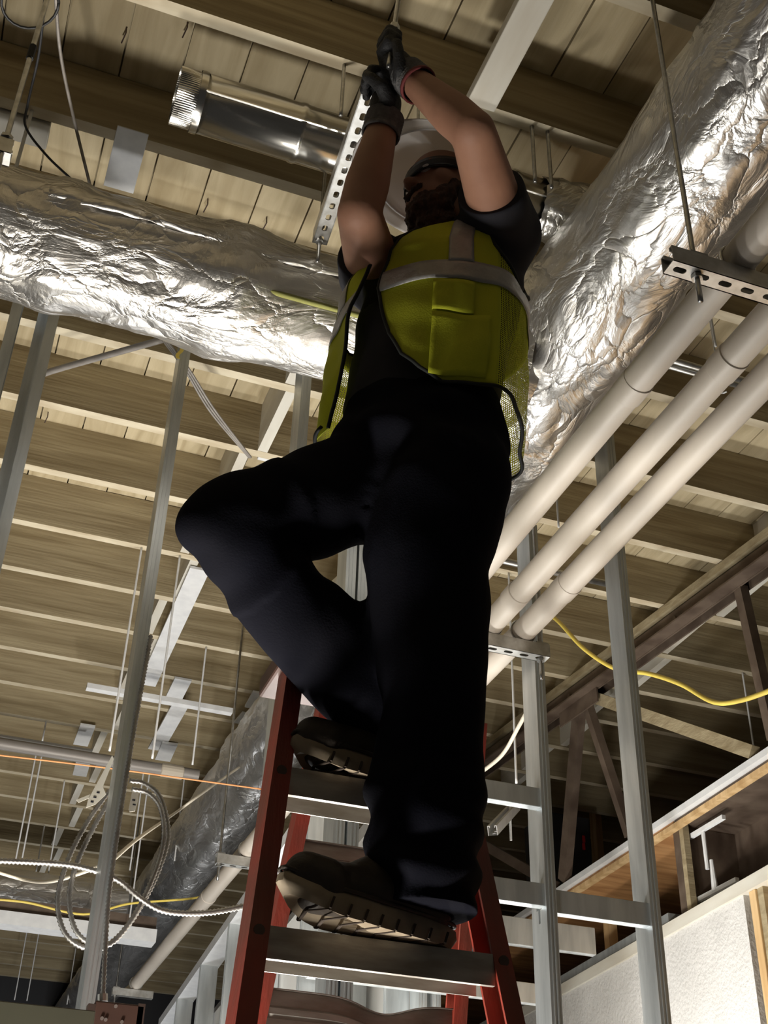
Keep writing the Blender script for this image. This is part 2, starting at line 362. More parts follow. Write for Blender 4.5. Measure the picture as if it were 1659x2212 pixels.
# ---- right wall: white textured plaster, timber plate and studs
wr = thing('wall_right', (2.95, 5.0, ZF), kind='structure')
def wx(Y): return 2.88 + (Y-3.83)*.0508
ZW = 3.08
def slab(y0, y1, z0, z1, off, th, name, m, **k):      # slab following the slightly skewed right wall
    B = MB(); V = []
    for y in (y0, y1):
        for dx, z in ((off, z0), (off+th, z0), (off+th, z1), (off, z1)): V.append((wx(y)+dx, y, z))
    B.add(V, [(0,1,2,3),(7,6,5,4),(0,4,5,1),(1,5,6,2),(2,6,7,3),(3,7,4,0)]); return B.build(name, m, wr, **k)
slab(4.02, 9.0, ZF, ZW-.05, 0, .03, 'plaster_face', 'plaster')
slab(1.6, 9.0, ZW-.05, ZW, -.012, .14, 'top_plate', 'white_wood')
slab(4.6, 9.0, ZW, ZW+.045, .0, .09, 'top_channel', 'galvanised')
for y in (3.96, 3.62, 3.22, 2.82, 2.4):
    slab(y-.022, y+.022, ZF, ZW-.05, .0, .09, 'wood_stud', 'new_wood', bevel=.003)
slab(3.9, 3.94, ZF, ZW-.05, .01, .09, 'wood_stud', 'joist_wood')
for y in (3.64, 3.24, 2.84, 2.42): slab(y, y+.34, ZF, ZW-.06, .095, .012, 'plywood_sheet', 'new_wood')
# upper storage deck over the side room: plywood underside with pale edge track
deck = thing('ceiling_side_room', (4.0, 5.0, 3.48), kind='structure')
def lx(Y): return 2.92 + (Y-3.78)*.0175
def dslab(y0, y1, x0, x1, z0, z1, name, m):
    V = []
    for y in (y0, y1):
        for dx, z in ((x0, z0), (x1, z0), (x1, z1), (x0, z1)): V.append((lx(y)+dx, y, z))
    return MB().add(V, [(0,1,2,3),(7,6,5,4),(0,4,5,1),(1,5,6,2),(2,6,7,3),(3,7,4,0)]).build(name, m, deck)
for k in range(6): dslab(1.6+k*1.45 if k < 2 else 4.504+(k-2)*1.1, 1.6+(k+1)*1.45-.004 if k < 2 else 4.504+(k-1)*1.1-.004, 0, 2.6, 3.475, 3.493, 'plywood_sheet', 'brown_steel' if k < 2 else 'plywood')  # near sheets coloured dark to paint in the unlit bay
dslab(1.6, 8.9, -.03, .03, 3.493, 3.52, 'edge_track', 'white_paint')
dslab(1.6, 8.9, -.012, .02, 3.455, 3.475, 'edge_lip', 'new_wood')
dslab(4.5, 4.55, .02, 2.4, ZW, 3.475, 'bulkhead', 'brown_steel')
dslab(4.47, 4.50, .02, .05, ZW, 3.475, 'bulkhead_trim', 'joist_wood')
dslab(1.6, 4.5, .30, .33, ZW, 3.475, 'dark_bay_panel', 'brown_steel')  # added dark sheet standing in for the shade inside the bay
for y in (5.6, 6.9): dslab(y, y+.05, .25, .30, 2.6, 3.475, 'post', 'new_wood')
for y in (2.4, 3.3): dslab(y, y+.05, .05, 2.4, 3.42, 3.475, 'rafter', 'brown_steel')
# dark plank sides that close off the side room
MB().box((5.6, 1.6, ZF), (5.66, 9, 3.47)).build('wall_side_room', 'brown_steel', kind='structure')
# ================================================================ DUCTS, PIPES, HANGERS
def foil_duct(name, p0, p1, r, m, label, amp=.010, n=72, step=.022, bulge=None, seed=0, tape=None, rough_from=None):
    p0, p1 = Vector(p0), Vector(p1); d = (p1-p0); L = d.length; d.normalize()
    b = Vector((0, 0, 1)); a = d.cross(b).normalized(); R = []; uv = []; m_ = int(L/step)
    for i in range(m_+1):
        s_ = L*i/m_; ring = []
        for j in range(n):
            t = 2*math.pi*j/n; q = Vector((math.cos(t)*1.2, math.sin(t)*1.2, s_*2.2 + seed))
            w1 = noise.noise(q*1.7); q2 = Vector((math.cos(t)*3.2 + w1, math.sin(t)*3.2, s_*9 + seed*3 + w1*2))
            rid = 1-abs(noise.noise(q2))*2; q3 = q2*2.3 + Vector((5, 1, w1*3)); rid2 = 1-abs(noise.noise(q3))*2
            rr = r + amp*(1.1*w1 + .55*rid*rid*(1 if rid > 0 else -.3) + .2*rid2)
            if bulge: rr += bulge(s_, t)
            ring.append(p0 + d*s_ + (a*math.cos(t) + b*math.sin(t))*rr); uv.append((s_/.0125, t*r/.0125))
        R.append(ring)
    B = MB(); B.rings(R, True, False); t = thing(name, (p0+p1)/2 - Vector((0, 0, r)), label, 'duct')
    B.build('foil_wrap', m, t, smooth=True, uv=uv)
    return t
seam_l = lambda s_, t: .022*math.exp(-((s_-2.02)/.10)**2) + .012*math.exp(-((s_-1.55)/.05)**2)
DLY, DLZ = 2.543, 3.95
dl = foil_duct('foil_wrapped_duct', (-1.6, DLY, DLZ), (1.30, DLY, DLZ), .165, 'foil_x', 'crinkled foil-wrapped duct running left to right behind the worker\'s arm', .011, bulge=seam_l)
dr = foil_duct('foil_wrapped_duct', (1.40, .2, 4.0), (1.40, 12.3, 4.0), .184, 'foil_y', 'long crinkled foil-wrapped trunk duct running back above the three pale pipes', .013, step=.03, seed=11,
               bulge=lambda s_, t: .02*math.exp(-((s_-2.05)/.12)**2) + .018*math.exp(-((s_-2.6)/.16)**2) + .02*math.exp(-((s_-5.6)/.06)**2))
# rumpled foil collar where the left duct enters the trunk, and rolled foil seams
def strip_on(parent, pts, wd, nrm, m, name, wob=.006, seed=0):
    B = MB(); pts = spline(pts, 10); rows = []
    for i, p in enumerate(pts):
        T = (pts[min(i+1, len(pts)-1)]-pts[max(i-1, 0)]).normalized(); nn = Vector(nrm(p)).normalized(); sd = T.cross(nn).normalized(); row = []
        for k in range(5):
            u = k/2-1; row.append(p + sd*(u*wd/2) + nn*(.008*(1-u*u) + wob*noise.noise(Vector((i*.35+seed, k*1.3, seed)))))
        rows.append(row)
    B.rings(rows, False, False); return B.build(name, m, parent, smooth=True, solid=.002)
def on_l(X, ang, r=.176): return Vector((X, DLY - math.cos(ang)*r, DLZ + math.sin(ang)*r))
nl = lambda p: (0, p.y-DLY, p.z-DLZ)
strip_on(dl, [on_l(X, .05 + .04*math.sin(X*9)) for X in (-.1, .1, .3, .5, .7, .9, 1.15)], .035, nl, 'foil_x', 'foil_seam', .012)
strip_on(dl, [on_l(X, -.60, .172) for X in (.42, .6, .75, .9, 1.1)], .014, nl, 'olive_reflection', 'olive_reflection_strip', .004, 3)  # strip painted for the olive reflection on the duct
rc = []
for i in range(7):
    X = 1.04 + i*.035; ring = []
    for j in range(48):
        t = 2*math.pi*j/48; rr = .172 + .012*i*.5 + .012*noise.noise(Vector((math.cos(t)*4, math.sin(t)*4, i*.9)))
        ring.append(Vector((X, DLY + math.cos(t)*rr, DLZ + math.sin(t)*rr)))
    rc.append(ring)
MB().rings(rc, True, False).build('foil_collar', 'foil_x', dl, smooth=True)

# bare galvanised spiral-seam duct
gd = thing('round_metal_duct', (.75, 2.157, 4.12), 'bare shiny galvanised round duct hanging under the joists, its left end open', 'duct')
Yg, Zg, rg = 2.157, 4.20, .077
def ringx(X, r, n=56): return [Vector((X, Yg + math.cos(2*math.pi*j/n)*r, Zg + math.sin(2*math.pi*j/n)*r)) for j in range(n)]
B = MB().rings([ringx(x_, r_) for x_, r_ in ((.205, rg), (.47, rg), (.475, rg+.003), (.485, rg+.003), (.49, rg), (1.08, rg), (1.085, rg+.003), (1.095, rg+.003), (1.10, rg), (1.30, rg))], True, False)
smooth_shade(B.build('pipe_body', 'duct_metal', gd, solid=.0015))
cr = []
for x_, q in ((.150, 1), (.165, 1), (.195, .4), (.205, 0)):
    cr.append([Vector((x_, Yg + math.cos(2*math.pi*j/160)*(rg-.003+(.0008*(-1)**j)*q), Zg + math.sin(2*math.pi*j/160)*(rg-.003+(.0008*(-1)**j)*q))) for j in range(160)])
MB().rings(cr, True, False).build('crimped_collar', 'duct_metal', gd, solid=.0015)
MB().rings([ringx(.203, rg+.003), ringx(.212, rg+.004), ringx(.221, rg+.003)], True, False).build('bead', 'duct_metal', gd, smooth=True)
MB().beam((.22, Yg+math.cos(3.6)*(rg+.001), Zg+math.sin(3.6)*(rg+.001)), (1.3, Yg+math.cos(3.6)*(rg+.001), Zg+math.sin(3.6)*(rg+.001)), .008, .004).build('lock_seam', 'duct_metal', gd)
rc = []
for i in range(8):                                    # torn foil where it enters the trunk
    X = 1.17 + i*.028
    rc.append([Vector((X + .015*noise.noise(Vector((j*.5, i, 2))), Yg + math.cos(2*math.pi*j/48)*q, Zg + math.sin(2*math.pi*j/48)*q)) for j in range(48) for q in [rg+.004+.004*i+.010*noise.noise(Vector((math.cos(j*.1309)*5, math.sin(j*.1309)*5, i*.8)))]])
MB().rings(rc, True, False).build('foil_sleeve', 'foil_y', gd, smooth=True)

# three pale insulated pipes on slotted strut
ZP = 3.37; RP = .0365
def pipe(X, y0, y1, label, joints):
    t = thing('pale_pipe', (X, (y0+y1)/2, ZP-RP), label, 'pipe', 'three pale pipes running back together')
    B = MB(); ys = np.linspace(y0, y1, 90)
    B.tube([(X + .002*noise.noise(Vector((X*9, y*.8, 0))), y, ZP + .002*noise.noise(Vector((X*9, y*.8, 5)))) for y in ys], RP, 28)
    smooth_shade(B.build('pipe_body', 'pvc', t))
    for y in joints:
        B = MB(); B.tube([(X, y-.03, ZP), (X, y-.028, ZP), (X, y+.028, ZP), (X, y+.03, ZP)], [RP+.0003, RP+.0022, RP+.0022, RP+.0003], 28); smooth_shade(B.build('joint_wrap', 'pvc', t))
    return t
pipe(1.254, .25, 7.82, 'pale pipe nearest the foil trunk duct, innermost of the three parallel pipes', (1.9, 4.2, 6))
pipe(1.407, .25, 5.5, 'middle one of the three parallel pale pipes', (1.75, 2.85, 5))
pipe(1.517, .25, 5.5, 'rightmost of the three parallel pale pipes, farthest from the trunk duct', (2.75, 5.4))

def strut_mesh(L, wd=.041, ht=.041, t=.0026, pitch=.0508, slot=(.028, .0143)):
    """slotted channel along +x from 0..L, slotted base at z=0 (facing down), open side up"""
    B = MB(); n = 16; ns = max(1, int(L/pitch)); px_ = L/ns
    for k in range(ns):
        cx = (k+.5)*px_; hole = []; outer = []
        for i in range(n):
            a = 2*math.pi*i/n; c, s_ = math.cos(a), math.sin(a); hl = slot[0]/2-slot[1]/2
            hole.append((cx + (hl if c > 1e-6 else (-hl if c < -1e-6 else 0)) + c*slot[1]/2, s_*slot[1]/2))
            q = max(abs(c)/(px_/2), abs(s_)/(wd/2)); outer.append((cx + c/q, s_/q))
        # snap corners
        for i in (2, 6, 10, 14): outer[i] = (cx + math.copysign(px_/2, math.cos(2*math.pi*i/n)), math.copysign(wd/2, math.sin(2*math.pi*i/n)))
        V = []
        for z in (0, t): V += [(x_, y_, z) for x_, y_ in outer] + [(x_, y_, z) for x_, y_ in hole]
        Fc = []
        for i in range(n):
            j = (i+1) % n
            Fc += [(j, i, n+i, n+j), (2*n+i, 2*n+j, 3*n+j, 3*n+i), (n+i, 3*n+i, 3*n+j, n+j)]
        B.add(V, Fc)
    for s_ in (-1, 1):
        y_ = s_*(wd/2-t/2); B.box((0, min(y_-t/2, y_+t/2), 0), (L, max(y_-t/2, y_+t/2), ht))
        B.box((0, y_-.004-s_*.004, ht-t), (L, y_+.004-s_*.004, ht)); yy = s_*(wd/2-.0095); B.box((0, yy-t/2, ht-.009), (L, yy+t/2, ht))
    return B
def strut(parent, p0, p1, name='slotted_channel', m='strut_metal', rollv=(0, 0, 1)):
    p0, p1 = Vector(p0), Vector(p1); d = (p1-p0).normalized(); upv = Vector(rollv); upv = (upv - d*upv.dot(d)).normalized(); sd = upv.cross(d)
    B = strut_mesh((p1-p0).length); B.v = [p0 + d*q.x + sd*q.y + upv*q.z for q in B.v]; return B.build(name, m, parent)
def rod_mesh(p0, p1, r=.005):
    p0, p1 = Vector(p0), Vector(p1); L = (p1-p0).length; n = max(2, min(60, int(L/.02))); return MB().tube([lerp(p0, p1, i/n) for i in range(n+1)], r, 8)
def nut(parent, p, r=.012, h=.009, ax=(0, 0, 1)):
    p = Vector(p); ax = Vector(ax); return MB().tube([p-ax*h/2, p+ax*h/2], r, 6).build('nut', 'rod_metal', parent)
def hanger(p0, p1, rods, label, low=.07, clamps=(), tops=(None, None)):
    c = (Vector(p0)+Vector(p1))/2; t = thing('trapeze_hanger', c, label, 'hanger', 'strut hangers under the pipes')
    strut(t, p0, p1)
    for q, tp in zip(rods, tops):
        q = Vector(q); rod_mesh((q.x, q.y, q.z-low), (q.x, q.y, tp or ZD), .0055).build('threaded_rod', 'rod_metal', t, smooth=True)
        nut(t, (q.x, q.y, q.z-.006)); nut(t, (q.x, q.y, q.z+.048)); MB().box((q.x-.02, q.y-.02, q.z+.041), (q.x+.02, q.y+.02, q.z+.046)).build('square_washer', 'rod_metal', t)
    for X in clamps:
        y = c.y; B = MB(); B.tube([(X+math.cos(a)*(RP+.003), y, ZP+math.sin(a)*(RP+.003)) for a in np.linspace(-.9, math.pi+.9, 18)], .003, 6); B.build('pipe_strap', 'strut_metal', t)
    return t
ZS = ZP-RP-.043
hanger((1.085, 1.475, ZS), (1.80, 1.475, ZS), [(1.148, 1.475, ZS), (1.74, 1.475, ZS)], 'near slotted strut hanger carrying the three pipes at the right edge', clamps=(1.254, 1.407, 1.517))
hanger((1.13, 3.035, ZS), (1.595, 3.035, ZS), [(1.572, 3.035, ZS), (1.16, 3.035, ZS)], 'slotted strut hanger under the pipes beside the standing leg', tops=(3.83, None), clamps=(1.254, 1.407, 1.517))
hanger((1.12, 5.27, ZS), (1.73, 5.27, ZS), [(1.135, 5.27, ZS), (1.70, 5.27, ZS)], 'strut hanger under the pale pipes seen left of the red ladder', clamps=(1.254, 1.407, 1.517))
hanger((1.12, 7.80, ZS), (1.36, 7.80, ZS), [(1.14, 7.80, ZS)], 'far strut hanger at the end of the pale pipes above the brown box', clamps=(1.254,))

# lone threaded rods
RODN = [0]
def rod(x, y, yb, label, z=ZJ, r=.0045, m='white_paint', ztop=None):
    p = pz(x, y, z); b = CAM + (ray(x + (x-948)/(y+2889)*(yb-y), yb))*1.0
    jy = min(JY, key=lambda v: abs(v-p.y))
    if abs(jy-p.y) < .13: p = Vector((p.x, jy, p.z))
    elif ztop is None: ztop = ZD
    d = b-CAM; zb = CAM.z + d.z*math.hypot(p.x, p.y)/math.hypot(d.x, d.y)
    o = rod_mesh((p.x, p.y, zb), (p.x, p.y, ztop or ZJ), r).build('threaded_rod', m, smooth=True, label=label, cat='rod', group='threaded hanger rods')
    return p, zb
rod(303, 1190, 1622, 'thin pale hanger rod just left of the tall stud at the coiled cable')
rod(385, 1208, 1638, 'thin pale hanger rod crossing the wide white strap left of the bent knee')
rod(447, 1395, 1652, 'short pale hanger rod between the white strap and the bent shin')
rod(75, 1632, 1862, 'left one of two close pale rods above the coiled cable, far left')
rod(88, 1632, 1862, 'right one of two close pale rods above the coiled cable, far left')
rod(140, 1685, 1885, 'pale rod hanging left of the coiled cable top')
rod(97, 1780, 1885, 'short pale rod hanging low at far left above the metal cable')
rod(308, 1662, 1880, 'left one of two close rods inside the cable coil')
rod(322, 1662, 2010, 'right one of two close rods inside the cable coil')
rod(404, 1662, 1860, 'pale rod right of the cable coil beside the distant foil duct')
rod(56, 2012, 2160, 'left rod before the dark opening at the bottom left')
rod(82, 2014, 2162, 'right rod before the dark opening at the bottom left')
rod(162, 2050, 2170, 'bluish rod at the right side of the dark opening, bottom left')
rod(1093, 1245, 1692, 'thin pale rod beside the standing leg left of the bright stud', r=.005)
rod(1590, 1462, 1662, 'thin pale rod near the right edge below the yellow cable')
rod(1548, 655, 745, 'short bright rod between the two upper pale pipes at right', r=.004)
rod(98, 1562, 1602, 'very short rod dropping to the grey conduit at far left')
rod(1183, 548, 700, 'thin rod hanging beside the vest and the trunk duct', r=.004, m='rod_metal')
rod(750, 125, 250, 'rod with eye nut left of the lower glove holding the bare duct', r=.005, m='rod_metal')
rod(899, 205, 305, 'thin rod seen between the two raised arms', r=.0045, m='rod_metal')
rod(1155, 262, 392, 'left one of the rod pair above the bare duct right of the arm', r=.0055, m='rod_metal')
rod(1190, 272, 405, 'right one of the rod pair above the bare duct right of the arm', r=.0055, m='rod_metal')
rod(1183, 1000, 1140, 'thin rod behind the vest hem beside the foil trunk duct', r=.004)
p = py(567, 838, 3.75); q = py(555, 992, 3.75)

# ---- hardware at the upper left
p = pz(8, 318, 3.62); t = thing('strut_hanger', (p.x, p.y, 3.5), 'long bright rod with strut end at the left edge, top corner', 'hanger')
rod_mesh((p.x, p.y, 3.55), (p.x, p.y, ZJ), .0062).build('threaded_rod', 'rod_metal', t, smooth=True)
MB().tube([(p.x, p.y, 3.92), (p.x, p.y, 3.965)], .0085, 8).build('coupling', 'black_matte', t)
strut(t, (p.x-.30, p.y+.012, 3.60), (p.x+.018, p.y+.012, 3.60)); nut(t, (p.x, p.y, 3.65), .014)
rod(66, 258, 376, 'white rod hung from the second joist, upper left', m='white_paint', r=.005)
def wire(name, pts, r, m, label, cat, n=8, seg=8, **k): return MB().tube(spline(pts, seg), r, n).build(name, m, smooth=True, label=label, cat=cat, **k)
wire('hanging_wire', [pz(118, -40, 4.2), pz(130, 110, 4.2), pz(158, 250, 4.2), pz(195, 402, 4.2)], .0045, 'conduit_grey', 'slack grey wire slanting down to the foil duct at upper left', 'wire')
wire('hanging_wire', [pz(100, -40, 4.25), pz(85, 110, 4.25), pz(60, 225, 4.25), pz(56, 275, 4.25), pz(100, 335, 4.25), pz(152, 385, 4.25)], .0035, 'dark_steel', 'dark wire bending at the white rod, upper left', 'wire')
cp = [pz(65+62*math.cos(a), 5+56*math.sin(a), 4.1) for a in np.linspace(0, 2*math.pi, 24)]
MB().tube(cp, .0035, 8).build('cable_loop', 'black_rubber', smooth=True, label='black cable loop hanging in the top left corner', cat='cable')
MB().box((.03, 2.43, ZJ-.006), (.118, 2.66, ZJ-.003)).build('white_plate', 'white_paint', label='white metal plate screwed under the joist above the foil duct', cat='plate', bevel=.001)
for x_, y_ in ((263, 303), (298, 309)):
    pass
MB().box((-1.9, 2.495, ZJ-.012), (-.145, 2.585, ZJ+.026)).build('ledger_board', 'white_wood', label='pale board end fixed beside the joist at the left edge', cat='board', bevel=.003)
MB().box((.62, 2.30, 3.985), (.624, 2.302, 3.986)).build('x', 'ink') if False else None
# ---- brown conduit and wires under the joists, left
wire('brown_conduit', [pz(60, 822, 4.22), pz(110, 802, 4.22), pz(240, 765, 4.22), pz(372, 728, 4.22)], .011, 'conduit_grey', 'thin brown conduit slanting up behind the left studs to the foil duct', 'conduit', n=10)
t = thing('wire_bundle', pz(450, 880, 4.2), 'bundle of grey wires slanting past the tall stud to the white fixture', 'wires')
for k in range(3): MB().tube(spline([pz(352+k*4, 735, 4.2), pz(400+k*5, 800, 4.22), pz(455+k*4, 890-k*3, 4.2), pz(538+k*2, 988, 4.2)], 8), .004, 8).build('wire', 'conduit_grey', t, smooth=True)
# white strip fixture hung on a rod
a, b = py(572, 940, 3.80), py(640, 957, 3.80); t = thing('strip_fixture', a, 'white metal strip fixture hung on a rod above the bent thigh', 'fixture')
MB().box((a.x, 3.76, a.z-.05), (a.x+.62, 3.90, a.z-.02)).build('tray', 'white_paint', t, bevel=.004)
MB().box((a.x+.005, 3.80, a.z-.02), (a.x+.615, 3.86, a.z+.015)).build('spine', 'white_paint', t, bevel=.003)
rod_mesh((a.x-.012, 3.82, a.z-.14), (a.x+.006, 3.82, ZJ)).build('rod', 'white_paint', t, smooth=True)
MB().tube([(a.x+.006, 3.82, ZJ-.03), (a.x+.006, 3.82, ZJ)], .009, 8).build('anchor', 'white_paint', t)
p = py(390, 748, 3.1); B = MB(); rows = [[p + Vector((u*.006+.006*math.sin(k), -.002, -k*.009)) for u in (-1, 1)] for k in range(7)]
B.rings(rows, False, False).build('yellow_ribbon', 'cable_yellow', label='scrap of yellow tape at the top of the tall left stud', cat='tape', solid=.001)
# ---- white straps under the far joists
def strap(x0, y0, x1, y1, wd, label, dz=0):
    a, b = pz(x0, y0, ZJ-.008), pz(x1, y1, ZJ-.008); MB().beam((a.x, a.y, ZJ-.009-dz), (a.x+(b.x-a.x), b.y, ZJ-.009-dz), wd, .012).build('white_strap', 'white_paint', label=label, cat='strap', group='white straps under the joists')
strap(432, 1228, 318, 1478, .085, 'long white strap under the joists left of the bent knee')
strap(396, 1466, 376, 1506, .085, 'short white strap above the pale horizontal bar')
strap(392, 1518, 336, 1618, .085, 'white strap between the pale bar and the grey conduit')
strap(368, 1600, 352, 1636, .085, 'white strap stub beside the grey conduit coupling', .014)
strap(564, 1496, 546, 1528, .085, 'white strap beside the shin and the distant foil duct')
strap(540, 1542, 522, 1562, .085, 'white strap stub under the pale bar next to the foil duct')
strap(190, 1566, 174, 1608, .08, 'white strap above the grey conduit left of the tall stud')
strap(180, 1645, 172, 1674, .08, 'white strap below the grey conduit left of the tall stud')
# ---- conduits along the far joists
a, b = pz(-40, 1600, 4.08), pz(600, 1694, 4.08)
t = thing('grey_conduit', (1.2, a.y, 4.04), 'thick grey conduit running across behind the tall stud, with a beige wrap', 'conduit')
smooth_shade(MB().tube([(a.x-.6, a.y, 4.08), (1.19, a.y, 4.08)], .031, 16).build('pipe_body', 'conduit_grey', t))
c0 = pz(378, 1655, 4.08); MB().tube([(c0.x-.06, a.y, 4.08), (c0.x-.055, a.y, 4.08), (c0.x+.055, a.y, 4.08), (c0.x+.06, a.y, 4.08)], [.032, .037, .037, .032], 16).build('wrap', 'tape_beige', t)
a, b = pz(300, 1503, 4.15), pz(530, 1541, 4.15)
MB().beam((a.x-.25, a.y, 4.15), (1.19, a.y, 4.15), .04, .025).build('pale_bar', 'white_paint', label='pale horizontal bar under the joists right of the tall stud', cat='bar')
a, b = pz(-30, 1588, 4.16), pz(200, 1622, 4.16); MB().beam((a.x-.3, a.y, 4.16), (b.x, a.y, 4.16), .03, .022).build('pale_bar', 'white_paint', label='pale bar just above the grey conduit at the left edge', cat='bar')
wire('string_line', [py(-30, 1628, 5.0), py(200, 1655, 5.0), py(400, 1682, 5.0), py(575, 1706, 5.0)], .0035, 'string_orange', 'taut orange string stretched across below the grey conduit', 'string')
wire('white_cable', [py(232, 1868, 3.4), py(300, 1810, 4.2), py(380, 1755, 5.3), py(425, 1722, 5.4), py(520, 1655, 5.6)], .006, 'cable_white', 'pale cable slanting through the coil to the distant foil duct', 'cable')
wire('white_cable', [py(-20, 1880, 4.6), py(60, 1902, 4.6), py(120, 1902, 4.0), py(225, 1868, 3.4)], .006, 'cable_white', 'pale cable sagging at the left edge below the metal cable', 'cable')
wire('yellow_cable', [py(-20, 1942, 6.6), py(60, 1950, 6.6), py(180, 1975, 6.6), py(280, 1952, 6.6), py(420, 1940, 6.6), py(470, 1920, 6.6)], .006, 'cable_yellow', 'thin yellow cable draped along the far foil duct, lower left', 'cable')
# ---- far cross duct, ledger beams and dark opening, lower left
foil_duct('foil_wrapped_duct', (-.6, 7.3, 3.66), (1.05, 7.3, 3.66), .12, 'foil_x', 'small foil duct at lower left joining the distant trunk duct', .010, n=48, step=.03, seed=31)
zb = py(100, 1985, 7.0).z
MB().box((-1.4, 6.98, zb), (1.19, 7.06, zb+.075)).build('ledger_beam', 'brown_steel', label='dark brown beam under the small foil duct, lower left', cat='beam')
MB().box((-1.4, 6.93, zb-.07), (1.19, 7.05, zb-.002)).build('ledger_track', 'white_paint', label='pale track under the dark brown beam, lower left', cat='track')
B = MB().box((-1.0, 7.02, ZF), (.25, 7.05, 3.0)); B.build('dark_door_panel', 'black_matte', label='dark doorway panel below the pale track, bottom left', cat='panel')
# elbow of foil beside partition
foil_duct('foil_wrapped_duct', (.98, 6.55, 2.3), (.98, 6.55, 3.42), .16, 'foil_y', 'foil-wrapped riser below the pale track beside the brown box', .012, n=48, step=.03, seed=51)

# ---- cables at the right
wire('yellow_cable', [pX(1000, 1215, 2.2), pX(1055, 1250, 2.2), pX(1130, 1290, 2.22), pX(1200, 1337, 2.24), pX(1260, 1400, 2.26), pX(1330, 1445, 2.3), pX(1400, 1455, 2.32), pX(1470, 1478, 2.34), pX(1540, 1516, 2.36), pX(1600, 1513, 2.36), pX(1690, 1482, 2.36)], .0085, 'cable_yellow', 'bright yellow cable draped across the right side behind the studs', 'cable', n=10)
wire('white_cable', [pX(1035, 1672, 1.8), pX(1085, 1630, 1.75), pX(1120, 1570, 1.7), py(1158, 1500, YW+.05)], .007, 'cable_white', 'pale cable slanting beside the standing leg to the bright stud', 'cable')
# twin conduits between pipes, upper right
for k, yy in enumerate((772, 786)):
    a, b = pz(1430, yy, 4.28), pz(1600, yy+42, 4.28)
    MB().tube([(a.x-.05, a.y, 4.28), (b.x+.1, a.y, 4.28)], .011, 12).build('thin_conduit', 'strut_metal', smooth=True, label=('upper' if k == 0 else 'lower') + ' one of two thin conduits seen between the upper pale pipes', cat='conduit', group='twin conduits behind the pipes')
wire('wire_hook', [Vector((pz(1556, 830, 4.25).x, pz(1556, 830, 4.25).y, ZD)), pz(1556, 830, 4.25), pz(1560, 848, 4.25), pz(1570, 846, 4.25)], .003, 'white_paint', 'small bright wire hook below the twin conduits', 'hook')
a = pz(1090, 1212, 4.22); MB().tube([(a.x-.3, a.y, 4.22), (a.x+.55, a.y, 4.22)], .014, 12).build('thin_conduit', 'strut_metal', smooth=True, label='pale conduit stub beside the leg below the foil trunk', cat='conduit')

# ---- brown steel truss under the joists, right
tr = thing('steel_truss', (2.75, 4.6, 3.4), 'brown bolted steel truss under the joists at the right', 'truss')
def gx(Y): return 2.85 - (Y-3.48)*.0838
G0, G1 = 2.6, 9.2
for nm, dx, zc, wd, ht in (('top_chord_leg', 0, 4.24, .008, .10), ('top_chord_flange', .04, 4.29, .085, .008), ('top_chord_lip', -.03, 4.197, .065, .008), ('top_chord_leg', .05, 4.24, .008, .10)):
    MB().beam((gx(G0)+dx, G0, zc), (gx(G1)+dx, G1, zc), wd, ht).build(nm, 'brown_steel', tr)
MB().beam((gx(G0)+.03, G0, 4.328), (gx(G1)+.03, G1, 4.328), .09, .036).build('nailer', 'joist_wood', tr)
def web(y0, z0, y1, z1, wd=.05, m='brown_steel', nm='web_member'):      # feet stand on the edge track of the side-room deck
    MB().beam((gx(y0)+.02, y0, z0), (lx(y1)-.005, y1, 3.548), .04, wd, up=(0, 1, 0) if abs(z1-z0) > abs(y1-y0) else (0, 0, 1)).build(nm, m, tr)
web(3.70, 4.2, 3.72, 3.37, .045); web(4.87, 4.2, 4.87, 3.37, .04); web(4.83, 4.2, 3.86, 3.37, .055, 'joist_wood'); web(4.92, 4.2, 5.55, 3.37, .06); web(6.6, 4.2, 6.6, 3.37, .045); web(6.55, 4.2, 5.65, 3.37, .05)
MB().beam((gx(4.72)-.012, 4.72, 4.165), (gx(5.05)-.012, 5.05, 4.165), .008, .09).build('gusset_plate', 'brown_steel', tr)
bn = MB().tube([(gx(3.0)-.016, 3.0, 4.225), (gx(3.0)-.004, 3.0, 4.225)], .015, 10).build('bolt', 'brown_steel', tr)
for i, y in enumerate((3.12, 3.52, 3.60, 4.10, 4.45, 4.62, 4.74, 4.96, 5.06, 5.3, 5.6, 5.9, 6.3)):
    copy_part(bn, tr, (gx(y)-gx(3.0), y-3.0, .02 if i % 2 else -.01))

# ---- things above the side room, right
a, b = py(1180, 1752, 6.3), py(1282, 1905, 6.3)
t = thing('black_cabinet', (a.x, 6.3, b.z), 'black box cabinet with small red marks behind the studs at right', 'cabinet')
MB().box((a.x, 6.3, 3.521), (b.x, 6.6, a.z)).build('body', 'dark_steel', t, bevel=.006)
for yy, h in ((1812, 10), (1828, 7)):
    c = py(1262, yy, 6.29); MB().box((c.x-.008, 6.292, c.z-.02), (c.x+.008, 6.299, c.z+.02)).build('red_mark', 'led_red', t)
a, b = py(1284, 1735, 6.75), py(1308, 1880, 6.75); MB().box((a.x, 6.75, 3.521), (b.x, 6.83, a.z)).build('timber_post', 'new_wood', label='short pale timber post beside the black cabinet', cat='post', bevel=.003)
def bracket(x, y, Y, label, l=.16):
    p = pX(x, y, Y); t = thing('pipe_bracket', p, label, 'bracket', 'pale brackets in the dark side bay')
    MB().beam(p+Vector((0, -l, .0)), p+Vector((0, l, .0)), .018, .018).build('crossbar', 'white_paint', t)
    MB().tube([p, p+Vector((0, 0, -.17))], .009, 8).build('stem', 'white_paint', t); return t
bracket(1518, 1792, 3.0, 'pale T-shaped bracket high in the dark side bay')
